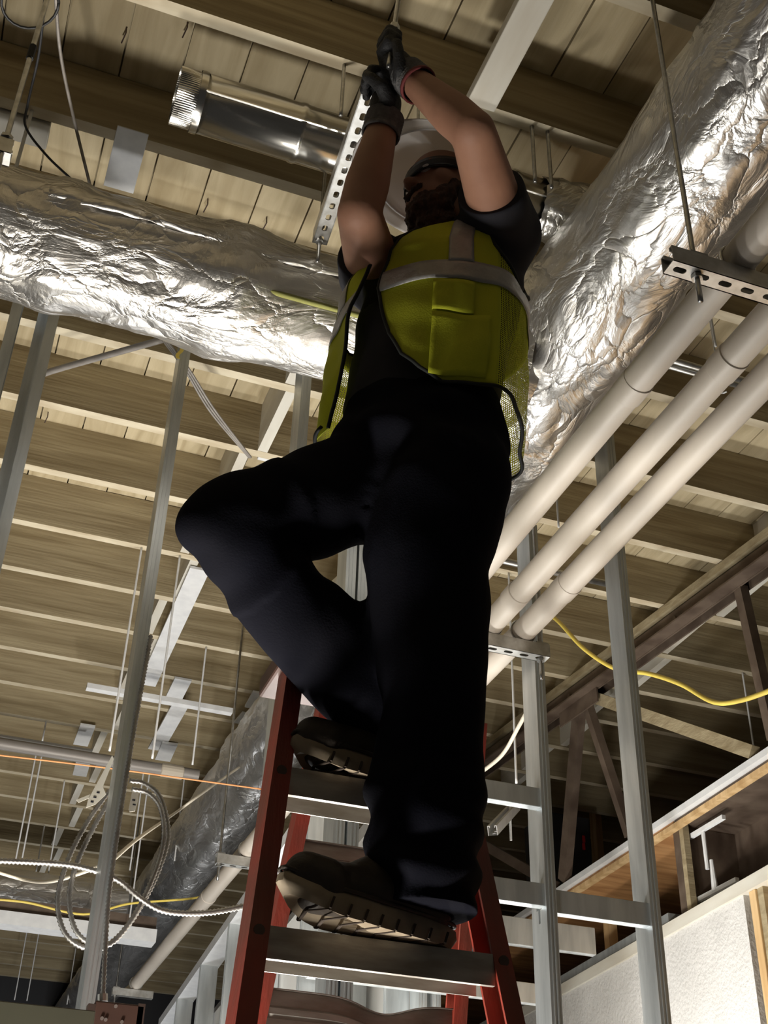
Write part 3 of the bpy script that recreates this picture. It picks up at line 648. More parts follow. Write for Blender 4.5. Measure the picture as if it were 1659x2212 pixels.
p = pX(1545, 1925, 3.0); t = thing('pipe_bracket', p, 'pale inverted T bracket on the plaster wall top', 'bracket', 'pale brackets in the dark side bay')
MB().beam(p+Vector((0, -.16, 0)), p+Vector((0, .16, 0)), .018, .018).build('crossbar', 'white_paint', t); MB().tube([p, p+Vector((0, 0, .13))], [.014, .008], 8).build('stem', 'white_paint', t)
p = py(1085, 1785, 4.9); t = thing('strut_bracket', p, 'short pale slotted strut bracket seen right of the ladder rail', 'bracket')
strut(t, py(1065, 1805, 4.7), py(1115, 1750, 5.2), m='white_paint'); q = py(1102, 1760, 5.0); rod_mesh(q+Vector((0, 0, -.12)), q+Vector((0, 0, .08)), .006).build('rod', 'white_paint', t)
p = py(1275, 2045, 4.45); 
# ---- white metal door panel with lever behind the ladder
a, b = py(752, 2078, 5.3), py(905, 2230, 5.3)
t = thing('white_panel_door', (a.x, 5.3, ZF), 'white metal cabinet door with lever handle seen between the ladder steps', 'door')
MB().box((a.x, 5.30, ZF), (a.x+.165, 5.34, a.z)).build('door_leaf', 'drywall', t, bevel=.003)
MB().box((a.x+.17, 5.30, ZF), (b.x, 5.34, a.z)).build('door_leaf', 'drywall', t, bevel=.003)
MB().box((b.x+.004, 5.29, ZF), (b.x+.05, 5.35, a.z)).build('frame', 'conduit_grey', t)
c = py(850, 2118, 5.29); MB().tube([c+Vector((-.02, -.012, .012)), c+Vector((-.02, -.002, .012))], .026, 16).build('rose', 'hole_dark', t)
MB().beam(c+Vector((-.06, -.018, -.022)), c+Vector((.055, -.018, .04)), .01, .014).build('lever', 'strut_metal', t)

# ---- armoured cable coil, tags, box and panel at the lower left
def armour(pts, r=.0078, pitch=.010, n=8):
    P = spline(pts, 14); out = []; rr = []; acc = 0
    # resample evenly
    d = [0]
    for i in range(1, len(P)): d.append(d[-1] + (P[i]-P[i-1]).length)
    L = d[-1]; k = int(L/(pitch/2)); j = 0
    for i in range(k+1):
        s_ = L*i/k
        while j < len(d)-2 and d[j+1] < s_: j += 1
        f = (s_-d[j])/max(d[j+1]-d[j], 1e-9); out.append(lerp(P[j], P[j+1], f)); rr.append(r if i % 2 else r*.66)
    return MB().tube(out, rr, n)
YC = 3.245
o1 = [(238, 1706), (192, 1770), (150, 1850), (126, 1930), (130, 1990), (152, 2030), (192, 2050), (228, 2044), (272, 2005), (320, 1930), (355, 1845), (363, 1790), (346, 1722), (312, 1692), (280, 1686)]
o2 = [(246, 1712), (206, 1780), (168, 1860), (150, 1930), (156, 1990), (176, 2026), (212, 2044), (250, 2030), (300, 1960), (340, 1870), (354, 1800), (345, 1742), (318, 1712), (285, 1704)]
coil = thing('cable_coil', py(200, 2045, YC), 'coil of armoured metal cable hung behind the tall stud, lower left', 'cable')
armour([py(x, y, YC+.03) for x, y in o1]).build('outer_loop', 'mc_armour', coil, smooth=True)
armour([py(x, y, YC+.012) for x, y in o2]).build('inner_loop', 'mc_armour', coil, smooth=True)
def rag(parent, pts, Y, name='paper_tag', m='paper_tag'):
    V = [py(x, y, Y) for x, y in pts]; return MB().add(V, [tuple(range(len(V)))]).build(name, m, parent, solid=.002)
rag(coil, [(242, 1632), (246, 1640), (222, 1700), (229, 1716), (206, 1738), (186, 1745), (190, 1728), (205, 1700)], YC-.012)
rag(coil, [(204, 1712), (206, 1718), (170, 1734), (165, 1728)], YC-.008)
tg = rag(coil, [(285, 1712), (300, 1712), (298, 1730), (292, 1752), (280, 1754), (278, 1748)], YC-.012)
for i, (x, y) in enumerate(((212, 1712), (205, 1722), (199, 1732), (289, 1728), (290, 1738))):
    c = py(x, y, YC-.0145); MB().box((c.x-.004, c.y, c.z-.002), (c.x+.004, c.y+.0005, c.z+.002)).build('ink_mark', 'ink', coil)
armour([py(x, y, YW-.012) for x, y in ((326, 1372), (318, 1420), (298, 1530), (276, 1660), (255, 1790), (236, 1930), (228, 2040), (222, 2158))], .0068).build('armoured_cable', 'mc_armour', smooth=True, label='armoured cable running down the edge of the tall stud into the brown box', cat='cable')
armour([py(x, y, YW+.10) for x, y in ((-30, 1858), (70, 1862), (150, 1868), (210, 1882))], .009).build('armoured_cable', 'mc_armour', smooth=True, label='armoured cable entering from the left edge to the tall stud', cat='cable')
armour([py(x, y, YW-.01) for x, y in ((238, 1892), (265, 1908), (300, 1938), (345, 1965), (400, 1973), (470, 1969), (550, 1952))], .0085).build('armoured_cable', 'mc_armour', smooth=True, label='armoured cable sagging from the tall stud to the red ladder', cat='cable')
a, b = py(207, 2160, 3.0), py(300, 2290, 3.0)
t = thing('junction_box', (a.x, 3.0, b.z), 'dark brown metal junction box at the bottom edge beside the tall stud', 'box')
MB().box((a.x, 3.0, b.z), (b.x, 3.06, a.z)).build('body', 'box_brown', t, bevel=.004)
for x, y in ((250, 2174), (228, 2203), (263, 2208), (220, 2200)):
    c = py(x, y, 2.998); MB().tube([c, c+Vector((0, -.003, 0))], .004, 8).build('screw', 'strut_metal', t)
for x in (198, 306):
    c = py(x, 2178, 3.0); MB().box((c.x-.008, 3.0, c.z-.05), (c.x+.008, 3.03, c.z+.01)).build('ear', 'rivet', t)
MB().tube([py(222, 2148, 3.04), py(222, 2164, 3.04)], .012, 10).build('connector', 'strut_metal', t)
a, b = py(-60, 2158, 2.7), py(190, 2300, 2.7)
t = thing('metal_panel', (b.x, 2.7, b.z), 'olive grey metal panel edge in the bottom left corner', 'panel')
MB().box((a.x-.4, 2.7, b.z-.3), (b.x, 2.72, py(100, 2172, 2.7).z)).build('sheet', 'panel_green', t, bevel=.002)

# ---- strut and rod the worker is fitting
t = thing('slotted_strut', (.55, 2.0, 3.87), 'slotted steel strut held in the lower glove beside the bare duct', 'strut')
SA, SB = pz(800, 205, 3.86), pz(690, 527, 4.03)
strut(t, SA, SB)
q = pz(690, 515, 4.03); rod_mesh((q.x, q.y, 3.94), (q.x+.005, q.y+.01, ZJ), .0055).build('threaded_rod', 'rod_metal', t, smooth=True); nut(t, (q.x, q.y, 4.020)); nut(t, (q.x, q.y, 4.078))

# ---- nails bent over under the deck
nail = None
for i, (x, y) in enumerate(((273, 60), (449, 430), (576, 470), (500, 485), (405, 48), (1570, 1125), (1612, 1140), (1440, 1222), (690, 910), (104, 890))):
    p = pz(x, y, ZD)
    B = MB().tube([(p.x, p.y, ZD), (p.x+.002, p.y, ZD-.022), (p.x-.004, p.y+.03, ZD-.032)], .0022, 6); B.build('nail', 'rivet', ceil)
# ================================================================ LADDER
LZ = 2.092
def LY(z): return 2.0 + (z-LZ)*.23
def LXl(z): return .508 + (z-LZ)*.118
def LXr(z): return .934 - (z-LZ)*.088
lad = thing('step_ladder', (.72, 1.9, ZF), 'red fibreglass step ladder with grey metal steps under the worker', 'ladder')
def rail(fx, fy, z0, z1, sgn, name, wd=.034, dp=.072, t=.006, m='ladder_red'):
    B = MB(); R = []
    # C section: web on the outside, flanges front and back pointing inwards (sgn = inward x direction)
    o = -wd/2*sgn; i_ = wd/2*sgn
    sec = [(o, 0), (i_, 0), (i_, t), (o+t*sgn, t), (o+t*sgn, dp-t), (i_, dp-t), (i_, dp), (o, dp)]
    if sgn < 0: sec = sec[::-1]
    for z in (z0, z1): R.append([Vector((fx(z)+a, fy(z)+b, z)) for a, b in sec])
    B.rings(R, True, True); return B.build(name, m, lad)
rail(LXl, LY, ZF, 2.66, 1, 'front_rail'); rail(LXr, LY, ZF, 2.66, -1, 'front_rail')
rY = lambda z: 2.235 + (2.66-z)*.27
pl_ = py(606, 1900, rY(2.17)); pr_ = py(990, 2150, rY(2.03))
rl = rail(lambda z: pl_.x + (z-2.17)*.09, rY, ZF, 2.64, 1, 'rear_rail', wd=.028, dp=.05); rr_ = rail(lambda z: pr_.x - (z-2.03)*.02, rY, ZF, 2.64, -1, 'rear_rail', wd=.028, dp=.05)
for k in range(8):
    z = LZ + .305*(1-k)
    xa, xb_ = LXl(z)+.014, LXr(z)-.014; y = LY(z); B = MB(); dp = .082; lip = .052; t = .003
    sec = [(0, -lip), (0, 0), (dp, 0), (dp, -lip), (dp-t, -lip), (dp-t, -t), (t, -t), (t, -lip+.004), (.010, -lip+.004), (.010, -lip)]
    R = [[Vector((x, y+a, z+b)) for a, b in sec] for x in (xa, xb_)]
    st = B.rings(R, True, False); st.f.append(tuple(range(len(sec)))[::-1]); st.f.append(tuple(len(sec)+i for i in range(len(sec))))
    so = B.build('step', 'ladder_alu', lad)
    for i in range(7):                               # ribbed tread
        MB().beam((xa, y+.012+i*.0095, z+.001), (xb_, y+.012+i*.0095, z+.001), .004, .003).build('tread_rib', 'ladder_alu', so) if k < 2 else None
    for X in (LXl(z)-.002, LXr(z)+.002):
        for dz in (-.010, -.036): MB().tube([(X, y-.004, z+dz), (X, y+.004, z+dz)], .0095, 12).build('rivet', 'rivet', lad)
# cap
zc = 2.635
B = MB().box((LXl(zc)-.03, LY(zc)-.02, zc), (LXr(zc)+.03, rY(zc)+.06, zc+.045)); B.build('top_cap', 'box_brown', lad, bevel=.006)
# rear braces: pressed channels between the rear rails, the lower one bent
def brace(z, ht=.055, bend=None, name='rear_brace'):
    B = MB(); xa, xb_ = pl_.x + (z-2.17)*.09+.01, pr_.x-.01; y = rY(z)+.004; n = 24; rows = []
    for i in range(n+1):
        u = i/n; x = lerp(xa, xb_, u); dz = bend(u) if bend else 0; dy = -dz*.5
        rows.append([Vector((x, y+a+dy, z+b+dz*c)) for a, b, c in ((0, -ht/2, .2), (.012, -ht/2, .2), (.012, -.012, .5), (.002, -.006, .6), (.002, .004, .7), (.012, .010, .8), (.012, ht/2, 1), (0, ht/2, 1))])
    B.rings(rows, False, False); return B.build(name, 'ladder_alu', lad, solid=.002)
z1 = py(700, 1866, rY(2.25)).z
brace(z1, .075)
z2 = py(780, 2204, rY(2.02)).z
brace(z2, .078, lambda u: -.022*math.exp(-((u-.62)/.16)**2))
brace(z2-.305, .07); brace(z2-.61, .07); brace(z2-.915, .07)
# spreader bars
for X in (LXl(2.15)+.02, LXr(2.15)-.02): pass
for fx in (LXl, LXr):
    for z in (ZF,): MB().box((fx(z)-.03, LY(z)-.02, ZF), (fx(z)+.03, LY(z)+.085, ZF+.035)).build('foot', 'black_rubber', lad, bevel=.004)
for fx in (lambda z: pl_.x + (z-2.17)*.09, lambda z: pr_.x - (z-2.03)*.02):
    MB().box((fx(ZF)-.025, rY(ZF)-.01, ZF), (fx(ZF)+.025, rY(ZF)+.06, ZF+.03)).build('foot', 'black_rubber', lad, bevel=.004)
# ================================================================ THE WORKER
DG = None
def blob(name, prims, voxel, it, m, parent, post=None, cut=None, hollow=False, kw=None):
    """prims: ('c', p0, r0, p1, r1) tapered capsules, ('e', centre, matrix3) ellipsoids -> one continuous smooth skin"""
    bm = bmesh.new()
    for q in prims:
        t = bmesh.new()
        if q[0] == 'c':
            for p, r in ((q[1], q[2]), (q[3], q[4])):
                g = bmesh.ops.create_icosphere(t, subdivisions=3, radius=r); bmesh.ops.translate(t, verts=g['verts'], vec=Vector(p))
            h = bmesh.ops.convex_hull(t, input=t.verts); dead = list({e for k in ('geom_interior', 'geom_unused') for e in h[k] if isinstance(e, bmesh.types.BMVert)})
            bmesh.ops.delete(t, geom=dead, context='VERTS')
        else:
            g = bmesh.ops.create_icosphere(t, subdivisions=4, radius=1); bmesh.ops.transform(t, verts=g['verts'], matrix=Matrix.Translation(Vector(q[1])) @ q[2].to_4x4())
        me = bpy.data.meshes.new('t'); t.to_mesh(me); t.free(); bm.from_mesh(me); bpy.data.meshes.remove(me)
    me = bpy.data.meshes.new(name); bm.to_mesh(me); bm.free()
    o = bpy.data.objects.new('tmp', me); COL.objects.link(o)
    r = o.modifiers.new('r', 'REMESH'); r.mode = 'VOXEL'; r.voxel_size = voxel
    s_ = o.modifiers.new('s', 'SMOOTH'); s_.factor = .5; s_.iterations = it
    bpy.context.view_layer.update(); ev = o.evaluated_get(bpy.context.evaluated_depsgraph_get())
    m2 = bpy.data.meshes.new_from_object(ev); bpy.data.objects.remove(o); bpy.data.meshes.remove(me); m2.name = name
    n = len(m2.vertices); co = np.zeros(n*3); m2.vertices.foreach_get('co', co); no = np.zeros(n*3); m2.vertices.foreach_get('normal', no)
    co = co.reshape(-1, 3); no = no.reshape(-1, 3)
    if post: co = post(co, no)
    faces = [tuple(p.vertices) for p in m2.polygons]; bpy.data.meshes.remove(m2)
    if cut is not None:
        keep = np.array([cut(c) for c in co]); faces = [f for f in faces if all(keep[i] for i in f)]
        used = sorted({i for f in faces for i in f}); mp = {v: i for i, v in enumerate(used)}; faces = [tuple(mp[i] for i in f) for f in faces]; co = co[used]
    B = MB(); B.v = [Vector(c) for c in co]; B.f = faces
    return B.build(name, m, parent, smooth=True, **(kw or {}))
def ell(c, ax, ay, az, rx, ry, rz):
    M = Matrix((ax*rx, ay*ry, az*rz)).transposed(); return ('e', Vector(c), M)
Zv = Vector((0, 0, 1))
fB = Vector((-.761, -.648, 0)); lB = Vector((.648, -.761, 0))          # chest front, wearer's left
pelv = pd(905, 985, 2.05); chest = pd(958, 640, 2.0); neckb = pd(952, 540, 1.995)
shL = pd(1088, 505, 1.92); shR = pd(812, 600, 2.045)
elL = reach(1022, 285, shL, .285, True); wrL = reach(885, 168, elL, .25, False)
elR = reach(776, 462, shR, .285, True); wrR = reach(830, 262, elR, .25, False)
hipL = pd(965, 1035, 2.0); hipR = pd(850, 1040, 2.09); knL = pd(930, 1380, 2.05); anL = Vector((.785, 2.0, 2.20))
knR = pd(484, 1135, 1.985); anR = Vector((.735, 2.095, 2.535))
toeL, heelL = Vector((.530, 1.935, 2.098)), Vector((.845, 2.035, 2.096))
toeR, heelR = Vector((.572, 2.075, 2.401)), Vector((.845, 2.12, 2.401))
# head frame: crown k, face g
head = pd(968, 430, 1.945); vH = (head-CAM).normalized()
gH = (-RT*.66 + UP*.42 - vH*.42).normalized(); kH = vH*.75 + UP*.62 + RT*.05; kH = (kH - gH*kH.dot(gH)).normalized(); sH = kH.cross(gH).normalized()
man = thing('person', (.76, 1.93, LZ), 'worker in yellow safety vest and white hard hat standing on the ladder, arms raised', 'person')

def hp(g, s_, k): return head + gH*g + sH*s_ + kH*k
body = [('c', hp(-.02, 0, -.06), .062, neckb, .068), ('c', neckb, .07, chest, .11), ('c', chest, .115, pelv + Zv*.06, .105), ('c', pelv + Zv*.06, .105, pelv, .09),
        ('c', neckb - Zv*.02, .06, shL, .062), ('c', neckb - Zv*.02, .06, shR, .062),
        ('c', shL, .064, lerp(shL, elL, .45), .056), ('c', lerp(shL, elL, .45), .056, elL, .045), ('c', elL, .044, lerp(elL, wrL, .3), .045), ('c', lerp(elL, wrL, .3), .045, wrL, .029),
        ('c', shR, .064, lerp(shR, elR, .45), .057), ('c', lerp(shR, elR, .45), .057, elR, .046), ('c', elR, .045, lerp(elR, wrR, .3), .047), ('c', lerp(elR, wrR, .3), .047, wrR, .031),
        ell(hp(0, 0, .02), gH, sH, kH, .098, .077, .112), ell(hp(.03, 0, -.055), gH, sH, kH, .068, .058, .065),
        ('c', hp(.09, 0, -.005), .009, hp(.114, 0, -.03), .0125), ell(hp(.108, .012, -.034), gH, sH, kH, .010, .007, .007), ell(hp(.108, -.012, -.034), gH, sH, kH, .010, .007, .007),   # nose
        ell(hp(.087, 0, -.062), gH, sH, kH, .016, .026, .007), ell(hp(.083, 0, -.074), gH, sH, kH, .016, .022, .008),      # lips
        ell(hp(.085, 0, .022), gH, sH, kH, .014, .055, .010), ell(hp(.05, .05, -.02), gH, sH, kH, .03, .02, .025), ell(hp(.05, -.05, -.02), gH, sH, kH, .03, .02, .025),
        ell(hp(-.005, .077, -.01), gH, sH, kH, .02, .010, .032), ell(hp(-.005, -.077, -.01), gH, sH, kH, .02, .010, .032),   # ears
        ('c', hipL, .085, knL, .055), ('c', knL, .055, anL + Zv*.06, .036), ('c', hipR, .085, knR, .055), ('c', knR, .055, lerp(knR, anR, .9), .036), ('c', pelv, .09, hipL, .09), ('c', pelv, .09, hipR, .09)]
body_o = blob('body', body, .006, 4, 'skin', man)

# ---- beard and hair (children of the body)
blob('beard', [ell(hp(.055, 0, -.095), gH, sH, kH, .052, .056, .040), ell(hp(.04, 0, -.13), gH, sH, kH, .045, .05, .045), ('c', hp(.03, .058, -.04), .018, hp(.06, .03, -.10), .03), ('c', hp(.03, -.058, -.04), .018, hp(.06, -.03, -.10), .03),
               ell(hp(.098, 0, -.053), gH, sH, kH, .012, .034, .006), ('c', hp(.0, 0, -.14), .05, hp(.01, 0, -.19), .035)], .0045, 4, 'beard_hair', body_o,
     post=lambda co, no: co + no*np.array([[.006*noise.noise(Vector(c)*60) + .004*noise.noise(Vector(c)*140)] for c in co]))
blob('hair', [ell(hp(-.04, 0, .0), gH, sH, kH, .085, .085, .09), ell(hp(-.07, 0, -.075), gH, sH, kH, .055, .075, .06), ('c', hp(-.07, .03, -.09), .04, hp(-.07, .05, -.17), .03), ('c', hp(-.07, -.03, -.09), .04, hp(-.07, -.05, -.17), .03)], .006, 4, 'beard_hair', body_o)
for s_ in (-1, 1):
    MB().ico(hp(.089, s_*.031, .004), 1, Matrix((gH*.010, sH*.014, kH*.008)).transposed()).build('eye', 'helmet_white', body_o, smooth=True)
gl = MB(); rows = []
for i in range(17):
    a = (i/16-.5)*2.5; rows.append([hp(math.cos(a)*.104, math.sin(a)*.086, .012+dz) for dz in (-.017, -.006, .008, .018)])
gl.rings(rows, False, False).build('safety_glasses', 'glasses_dark', man, smooth=True, solid=.003)

# ---- hard hat
hh = MB(); rows = []; N = 48
hc = hp(.030, 0, .042)
for i in range(13):
    e = i/12*math.pi/2; rows.append([hc + gH*(math.cos(a)*.150*math.cos(e)) + sH*(math.sin(a)*.125*math.cos(e)) + kH*(.118*math.sin(e)) for a in (2*math.pi*j/N for j in range(N))])
hat = hh.rings(rows, True, False).build('hard_hat', 'helmet_white', man, smooth=True, solid=.004)
rows = []
for k, (e, dz) in enumerate(((0, .004), (.012, -.002), (.026, -.007), (.030, -.011))):
    ring = []
    for j in range(N):
        a = 2*math.pi*j/N; vis = max(0, math.cos(a))**1.5; ring.append(hc + gH*(math.cos(a)*(.150+e*(1+1.1*vis))) + sH*(math.sin(a)*(.125+e)) + kH*(dz - .012*vis*(e/.03)))
    rows.append(ring)
MB().rings(rows, True, False).build('brim', 'helmet_white', hat, smooth=True, solid=.0035)
# ---- cloth folds
def folds(amp, f, dirs):
    def post(co, no):
        out = co.copy()
        for i, c in enumerate(co):
            v = Vector(c); h = 0
            for d, fr, a in dirs:
                w_ = noise.noise(v*3.1 + d*2)*1.6; h += a*math.sin(v.dot(d)*fr + w_*3)*max(0, noise.noise(v*4 + d*5)+.25)
            h += amp*noise.noise(v*f)
            out[i] = co[i] + no[i]*h
        return out
    return post
# ---- T-shirt
sl = lambda a, b, t: lerp(a, b, t)
shirt = [('c', neckb - Zv*.035, .075, chest, .145), ('c', chest + lB*.045, .135, pelv + Zv*.13 + lB*.04, .128), ('c', chest - lB*.045, .135, pelv + Zv*.13 - lB*.04, .128), ('c', chest, .14, pelv + Zv*.12, .138),
         ('c', neckb - Zv*.04, .062, shL, .08), ('c', neckb - Zv*.04, .062, shR, .08), ('c', chest, .13, shL, .085), ('c', chest, .13, shR, .085),
         ('c', shL, .083, sl(shL, elL, .36), .076), ('c', shR, .083, sl(shR, elR, .30), .074)]
dL, dR = (elL-shL).normalized(), (elR-shR).normalized()
cuL, cuR = (elL-shL).length*.36+.02, (elR-shR).length*.30+.02
def shirt_post(co, no):
    out = folds(.006, 9, ((Vector((.3, -.5, .8)), 60, .004), (Vector((.8, .2, .4)), 55, .003)))(co, no)
    for i, c in enumerate(out):
        v = Vector(c)
        for sh, d, cu in ((shL, dL, cuL), (shR, dR, cuR)):
            q = (v-sh).dot(d)
            if q > cu and ((v-sh)-d*q).length < .13 and (v-sh).length < .4: v = v - d*(q-cu)
        if v.z < pelv.z+.085: v.z = pelv.z+.085
        out[i] = v
    return out
blob('t_shirt', shirt, .009, 6, 'shirt_black', man, post=shirt_post)
# ---- trousers
wz = pelv + Zv*.095
th = pd(922, 1205, 2.02); cl = pd(938, 1530, 2.065); lo_ = pd(920, 1700, 2.085); heml = anL + Vector((.0, -.003, -.015))
thR = lerp(hipR, knR, .5); clR = lerp(knR, anR, .5); hemr = lerp(knR, anR, .97)
trs = [('c', wz + lB*.06, .118, pelv + lB*.07, .128), ('c', wz - lB*.06, .118, pelv - lB*.07, .128), ('c', wz + lB*.05, .125, wz - lB*.05, .125), ('c', wz, .135, pelv, .14), ('c', pelv + fB*.012, .138, lerp(hipL, hipR, .5) + fB*.01, .125),
       ('c', pelv + lB*.05, .13, hipL + lB*.015, .122), ('c', hipL, .128, th, .129), ('c', th, .129, knL, .102), ('c', knL, .102, cl, .096), ('c', cl, .096, lo_, .104), ('c', lo_, .104, heml, .098),
       ('c', pelv - lB*.05, .128, hipR, .118), ('c', hipR, .118, thR, .108), ('c', thR, .106, knR, .084), ('c', knR, .084, clR, .090), ('c', clR, .090, hemr, .070), ('c', lerp(knR, anR, .48) + RT*.034 + UP*.014, .072, lerp(knR, anR, .74) + RT*.034 + UP*.020, .072)]
dH = (hemr-knR).normalized()
def tr_clamp(co):                                     # clean waist and hems
    for i, c in enumerate(co):
        v = Vector(c)
        if v.z > wz.z+.015: v.z = wz.z+.015
        if v.z < heml.z-.040 and (v-heml).length < .2: v.z = heml.z-.040
        q = (v-hemr).dot(dH)
        if q > .03 and (v-hemr).length < .16 and v.x < .83 and v.z > LZ+.33: v = v - dH*(q-.03)
        co[i] = v
    return co
fd = [(Vector((.35, -.2, .9)), 52, .006), (Vector((-.6, -.2, .75)), 46, .006), (Vector((.1, .3, .95)), 38, .005)]
def tr_post(co, no):
    out = folds(.010, 6, fd)(co, no)
    for i, c in enumerate(out):                       # bunching near the standing hem and behind the bent knee
        v = Vector(c); dz = v.z-heml.z
        if dz < .22 and (v-heml).length < .3: out[i] = c + no[i]*.007*math.sin(v.z*95 + 2.2*noise.noise(v*9))*(1-max(dz, 0)/.22)
        k = (v-knR).length
        if k < .17: out[i] = out[i] + no[i]*.004*math.sin(k*85)
    return tr_clamp(out)
tro = blob('trousers', trs, .009, 7, 'trouser_navy', man, post=tr_post)
# pocket seam, belt loops
pk = [pd(1060, 915, 1.96), pd(1072, 960, 1.955), pd(1080, 1010, 1.955)]
MB().tube(spline(pk, 6), .0022, 6).build('pocket_seam', 'conduit_grey', tro, smooth=True)

# ---- boots
def boot(toe, heel, ank, name, tilt=0):
    d = (toe-heel); L = d.length; d.normalize(); sd = Zv.cross(d).normalized(); up = d.cross(sd).normalized()
    if up.z < 0: up = -up
    P = lambda a, b, c: heel + d*(a*L) + sd*b + up*c
    bt = blob(name, [('c', P(.12, 0, .060), .042, P(.45, .0, .066), .044), ('c', P(.45, 0, .066), .046, P(.82, 0, .052), .044), ('c', P(.80, .010, .056), .042, P(.905, .004, .066), .036), ('c', P(.80, -.014, .056), .040, P(.895, -.01, .066), .034),
                     ('c', P(.14, 0, .075), .040, P(.24, 0, .13), .045), ('c', P(.24, 0, .13), .05, ank + Vector((0, 0, .07)), .05), ('c', P(.30, 0, .12), .044, P(.55, 0, .075), .042)], .005, 4, 'boot_leather', man)
    def half(a): return np.interp(a, [0, .1, .3, .5, .68, .85, .95, 1], [.030, .037, .035, .037, .046, .045, .036, .026])
    out = []
    for i in range(48):                              # sole outline: heel, waist, ball, toe
        t = 2*math.pi*i/48; a = .5 + .52*math.cos(t); sn = math.sin(t); out.append((a, half(min(max(a, 0), 1))*math.copysign(abs(sn)**.5, sn)))
    def lift(a): return .026*max(0, (a-.70)/.32)**1.8
    cen = lambda f, c0: [P(.5+(a-.5)*f, b*f, c0 + lift(a)) for a, b in out]
    B = MB(); B.rings([cen(.02, .0), cen(.5, 0), cen(.97, .0), cen(1.02, .010), cen(1.06, .019), cen(1.05, .032), cen(.97, .038), cen(.5, .040)], True, True); smooth_shade(B.build('sole', 'sole_tan', bt), 40)
    B = MB(); B.tube([P(.5+(a-.5)*1.03, b*1.03, .041+lift(a)) for a, b in out + out[:1]], .004, 6); B.build('welt', 'boot_leather', bt, smooth=True)
    for i in range(8):                               # tread grooves across the sole and up its edge
        a = .10 + .105*i; w0, w1 = half(a)*.93, half(a+.03)*.93
        mid = P(a+.045, 0, lift(a+.045)-.0003)
        for s_ in (-1, 1):
            e0 = P(a, s_*w0, lift(a)-.0003); MB().beam(e0, mid, .005, .002).build('tread_groove', 'sole_groove', bt)
            MB().beam(P(a, s_*w0*1.08, .001+lift(a)), P(a-.015, s_*half(a)*1.07, .019+lift(a)), .004, .004).build('tread_groove', 'sole_groove', bt)
    return bt
boot(toeL, heelL, anL + Vector((0, 0, -.02)), 'boot')
boot(toeR, heelR, anR, 'boot')

# ---- gloves: palm, four unequal curled fingers and a thumb closing on the steel
def glove(wr, el, grip, axis, name, sgn, cuffm):
    fd_ = (wr-el).normalized(); ax = Vector(axis).normalized(); pd_ = (grip-wr); palmd = pd_.normalized()
    out = palmd.cross(ax).normalized()*sgn                   # side the fingers pass in front of the bar
    kn = grip - palmd*.01 - out*.022
    pr = [('c', wr, .032, lerp(wr, kn, .6), .034)]
    for i, (off, ln, r) in enumerate(((-.030, .95, .0115), (-.010, 1.05, .012), (.011, 1.0, .012), (.031, .82, .0105))):
        base = kn + ax*off; pr.append(('c', lerp(wr, kn, .45) + ax*off*.8, .021, base, .0155))
        a1 = base + (palmd*.030 + out*.006)*ln; a2 = a1 + (palmd*.006 + out*.028)*ln; a3 = a2 + (-palmd*.022 + out*.010)*ln
        pr += [('c', base, .0145, a1, r+.001), ('c', a1, r+.001, a2, r), ('c', a2, r, a3, r-.001)]
    tb = lerp(wr, kn, .35) - ax*.034; t1 = tb + palmd*.022 - ax*.020 + out*.016; t2 = t1 + palmd*.026 + ax*.006 + out*.014; t3 = t2 + palmd*.016 + ax*.014 + out*.004
    pr += [('c', lerp(wr, kn, .3), .024, tb, .018), ('c', tb, .017, t1, .0145), ('c', t1, .0145, t2, .0125), ('c', t2, .0125, t3, .011)]
    g = blob(name, pr, .0035, 2, 'glove_black', man)
    b0 = wr - fd_*.035; B = MB(); P_ = [lerp(b0, wr + fd_*.012, k/12) for k in range(13)]
    B.tube(P_, [.0385+.0014*(-1)**k for k in range(13)], 20, False).build('knit_cuff', 'glove_grey', g, smooth=True, solid=.003)
    B = MB(); B.tube([b0 - fd_*.004, b0 + fd_*.004], [.0395, .0395], 20, False).build('cuff_edge', cuffm, g, smooth=True, solid=.004)
    return g
gripL = reach(846, 100, wrL, .085, False); gripR = reach(812, 190, wrR, .085, False)
topR = Vector((.600, 1.630, ZD)); botR = ps(820, 160, (gripL-CAM).length-.01)
axL = (topR-gripL).normalized()
glove(wrL, elL, gripL, axL, 'glove', -1, 'glove_red')
glove(wrR, elR, gripR, (SB-SA).normalized(), 'glove', 1, 'glove_grey')
t = thing('threaded_rod', gripL - axL*.08, 'threaded rod gripped in the upper glove, running up to the joist', 'rod', 'threaded hanger rods')
rod_mesh(gripL - axL*.085, gripL + axL*((ZD-gripL.z)/axL.z), .0055).build('rod_shaft', 'rod_metal', t, smooth=True)
nut(t, gripL + axL*.075, .012, .02, axL)
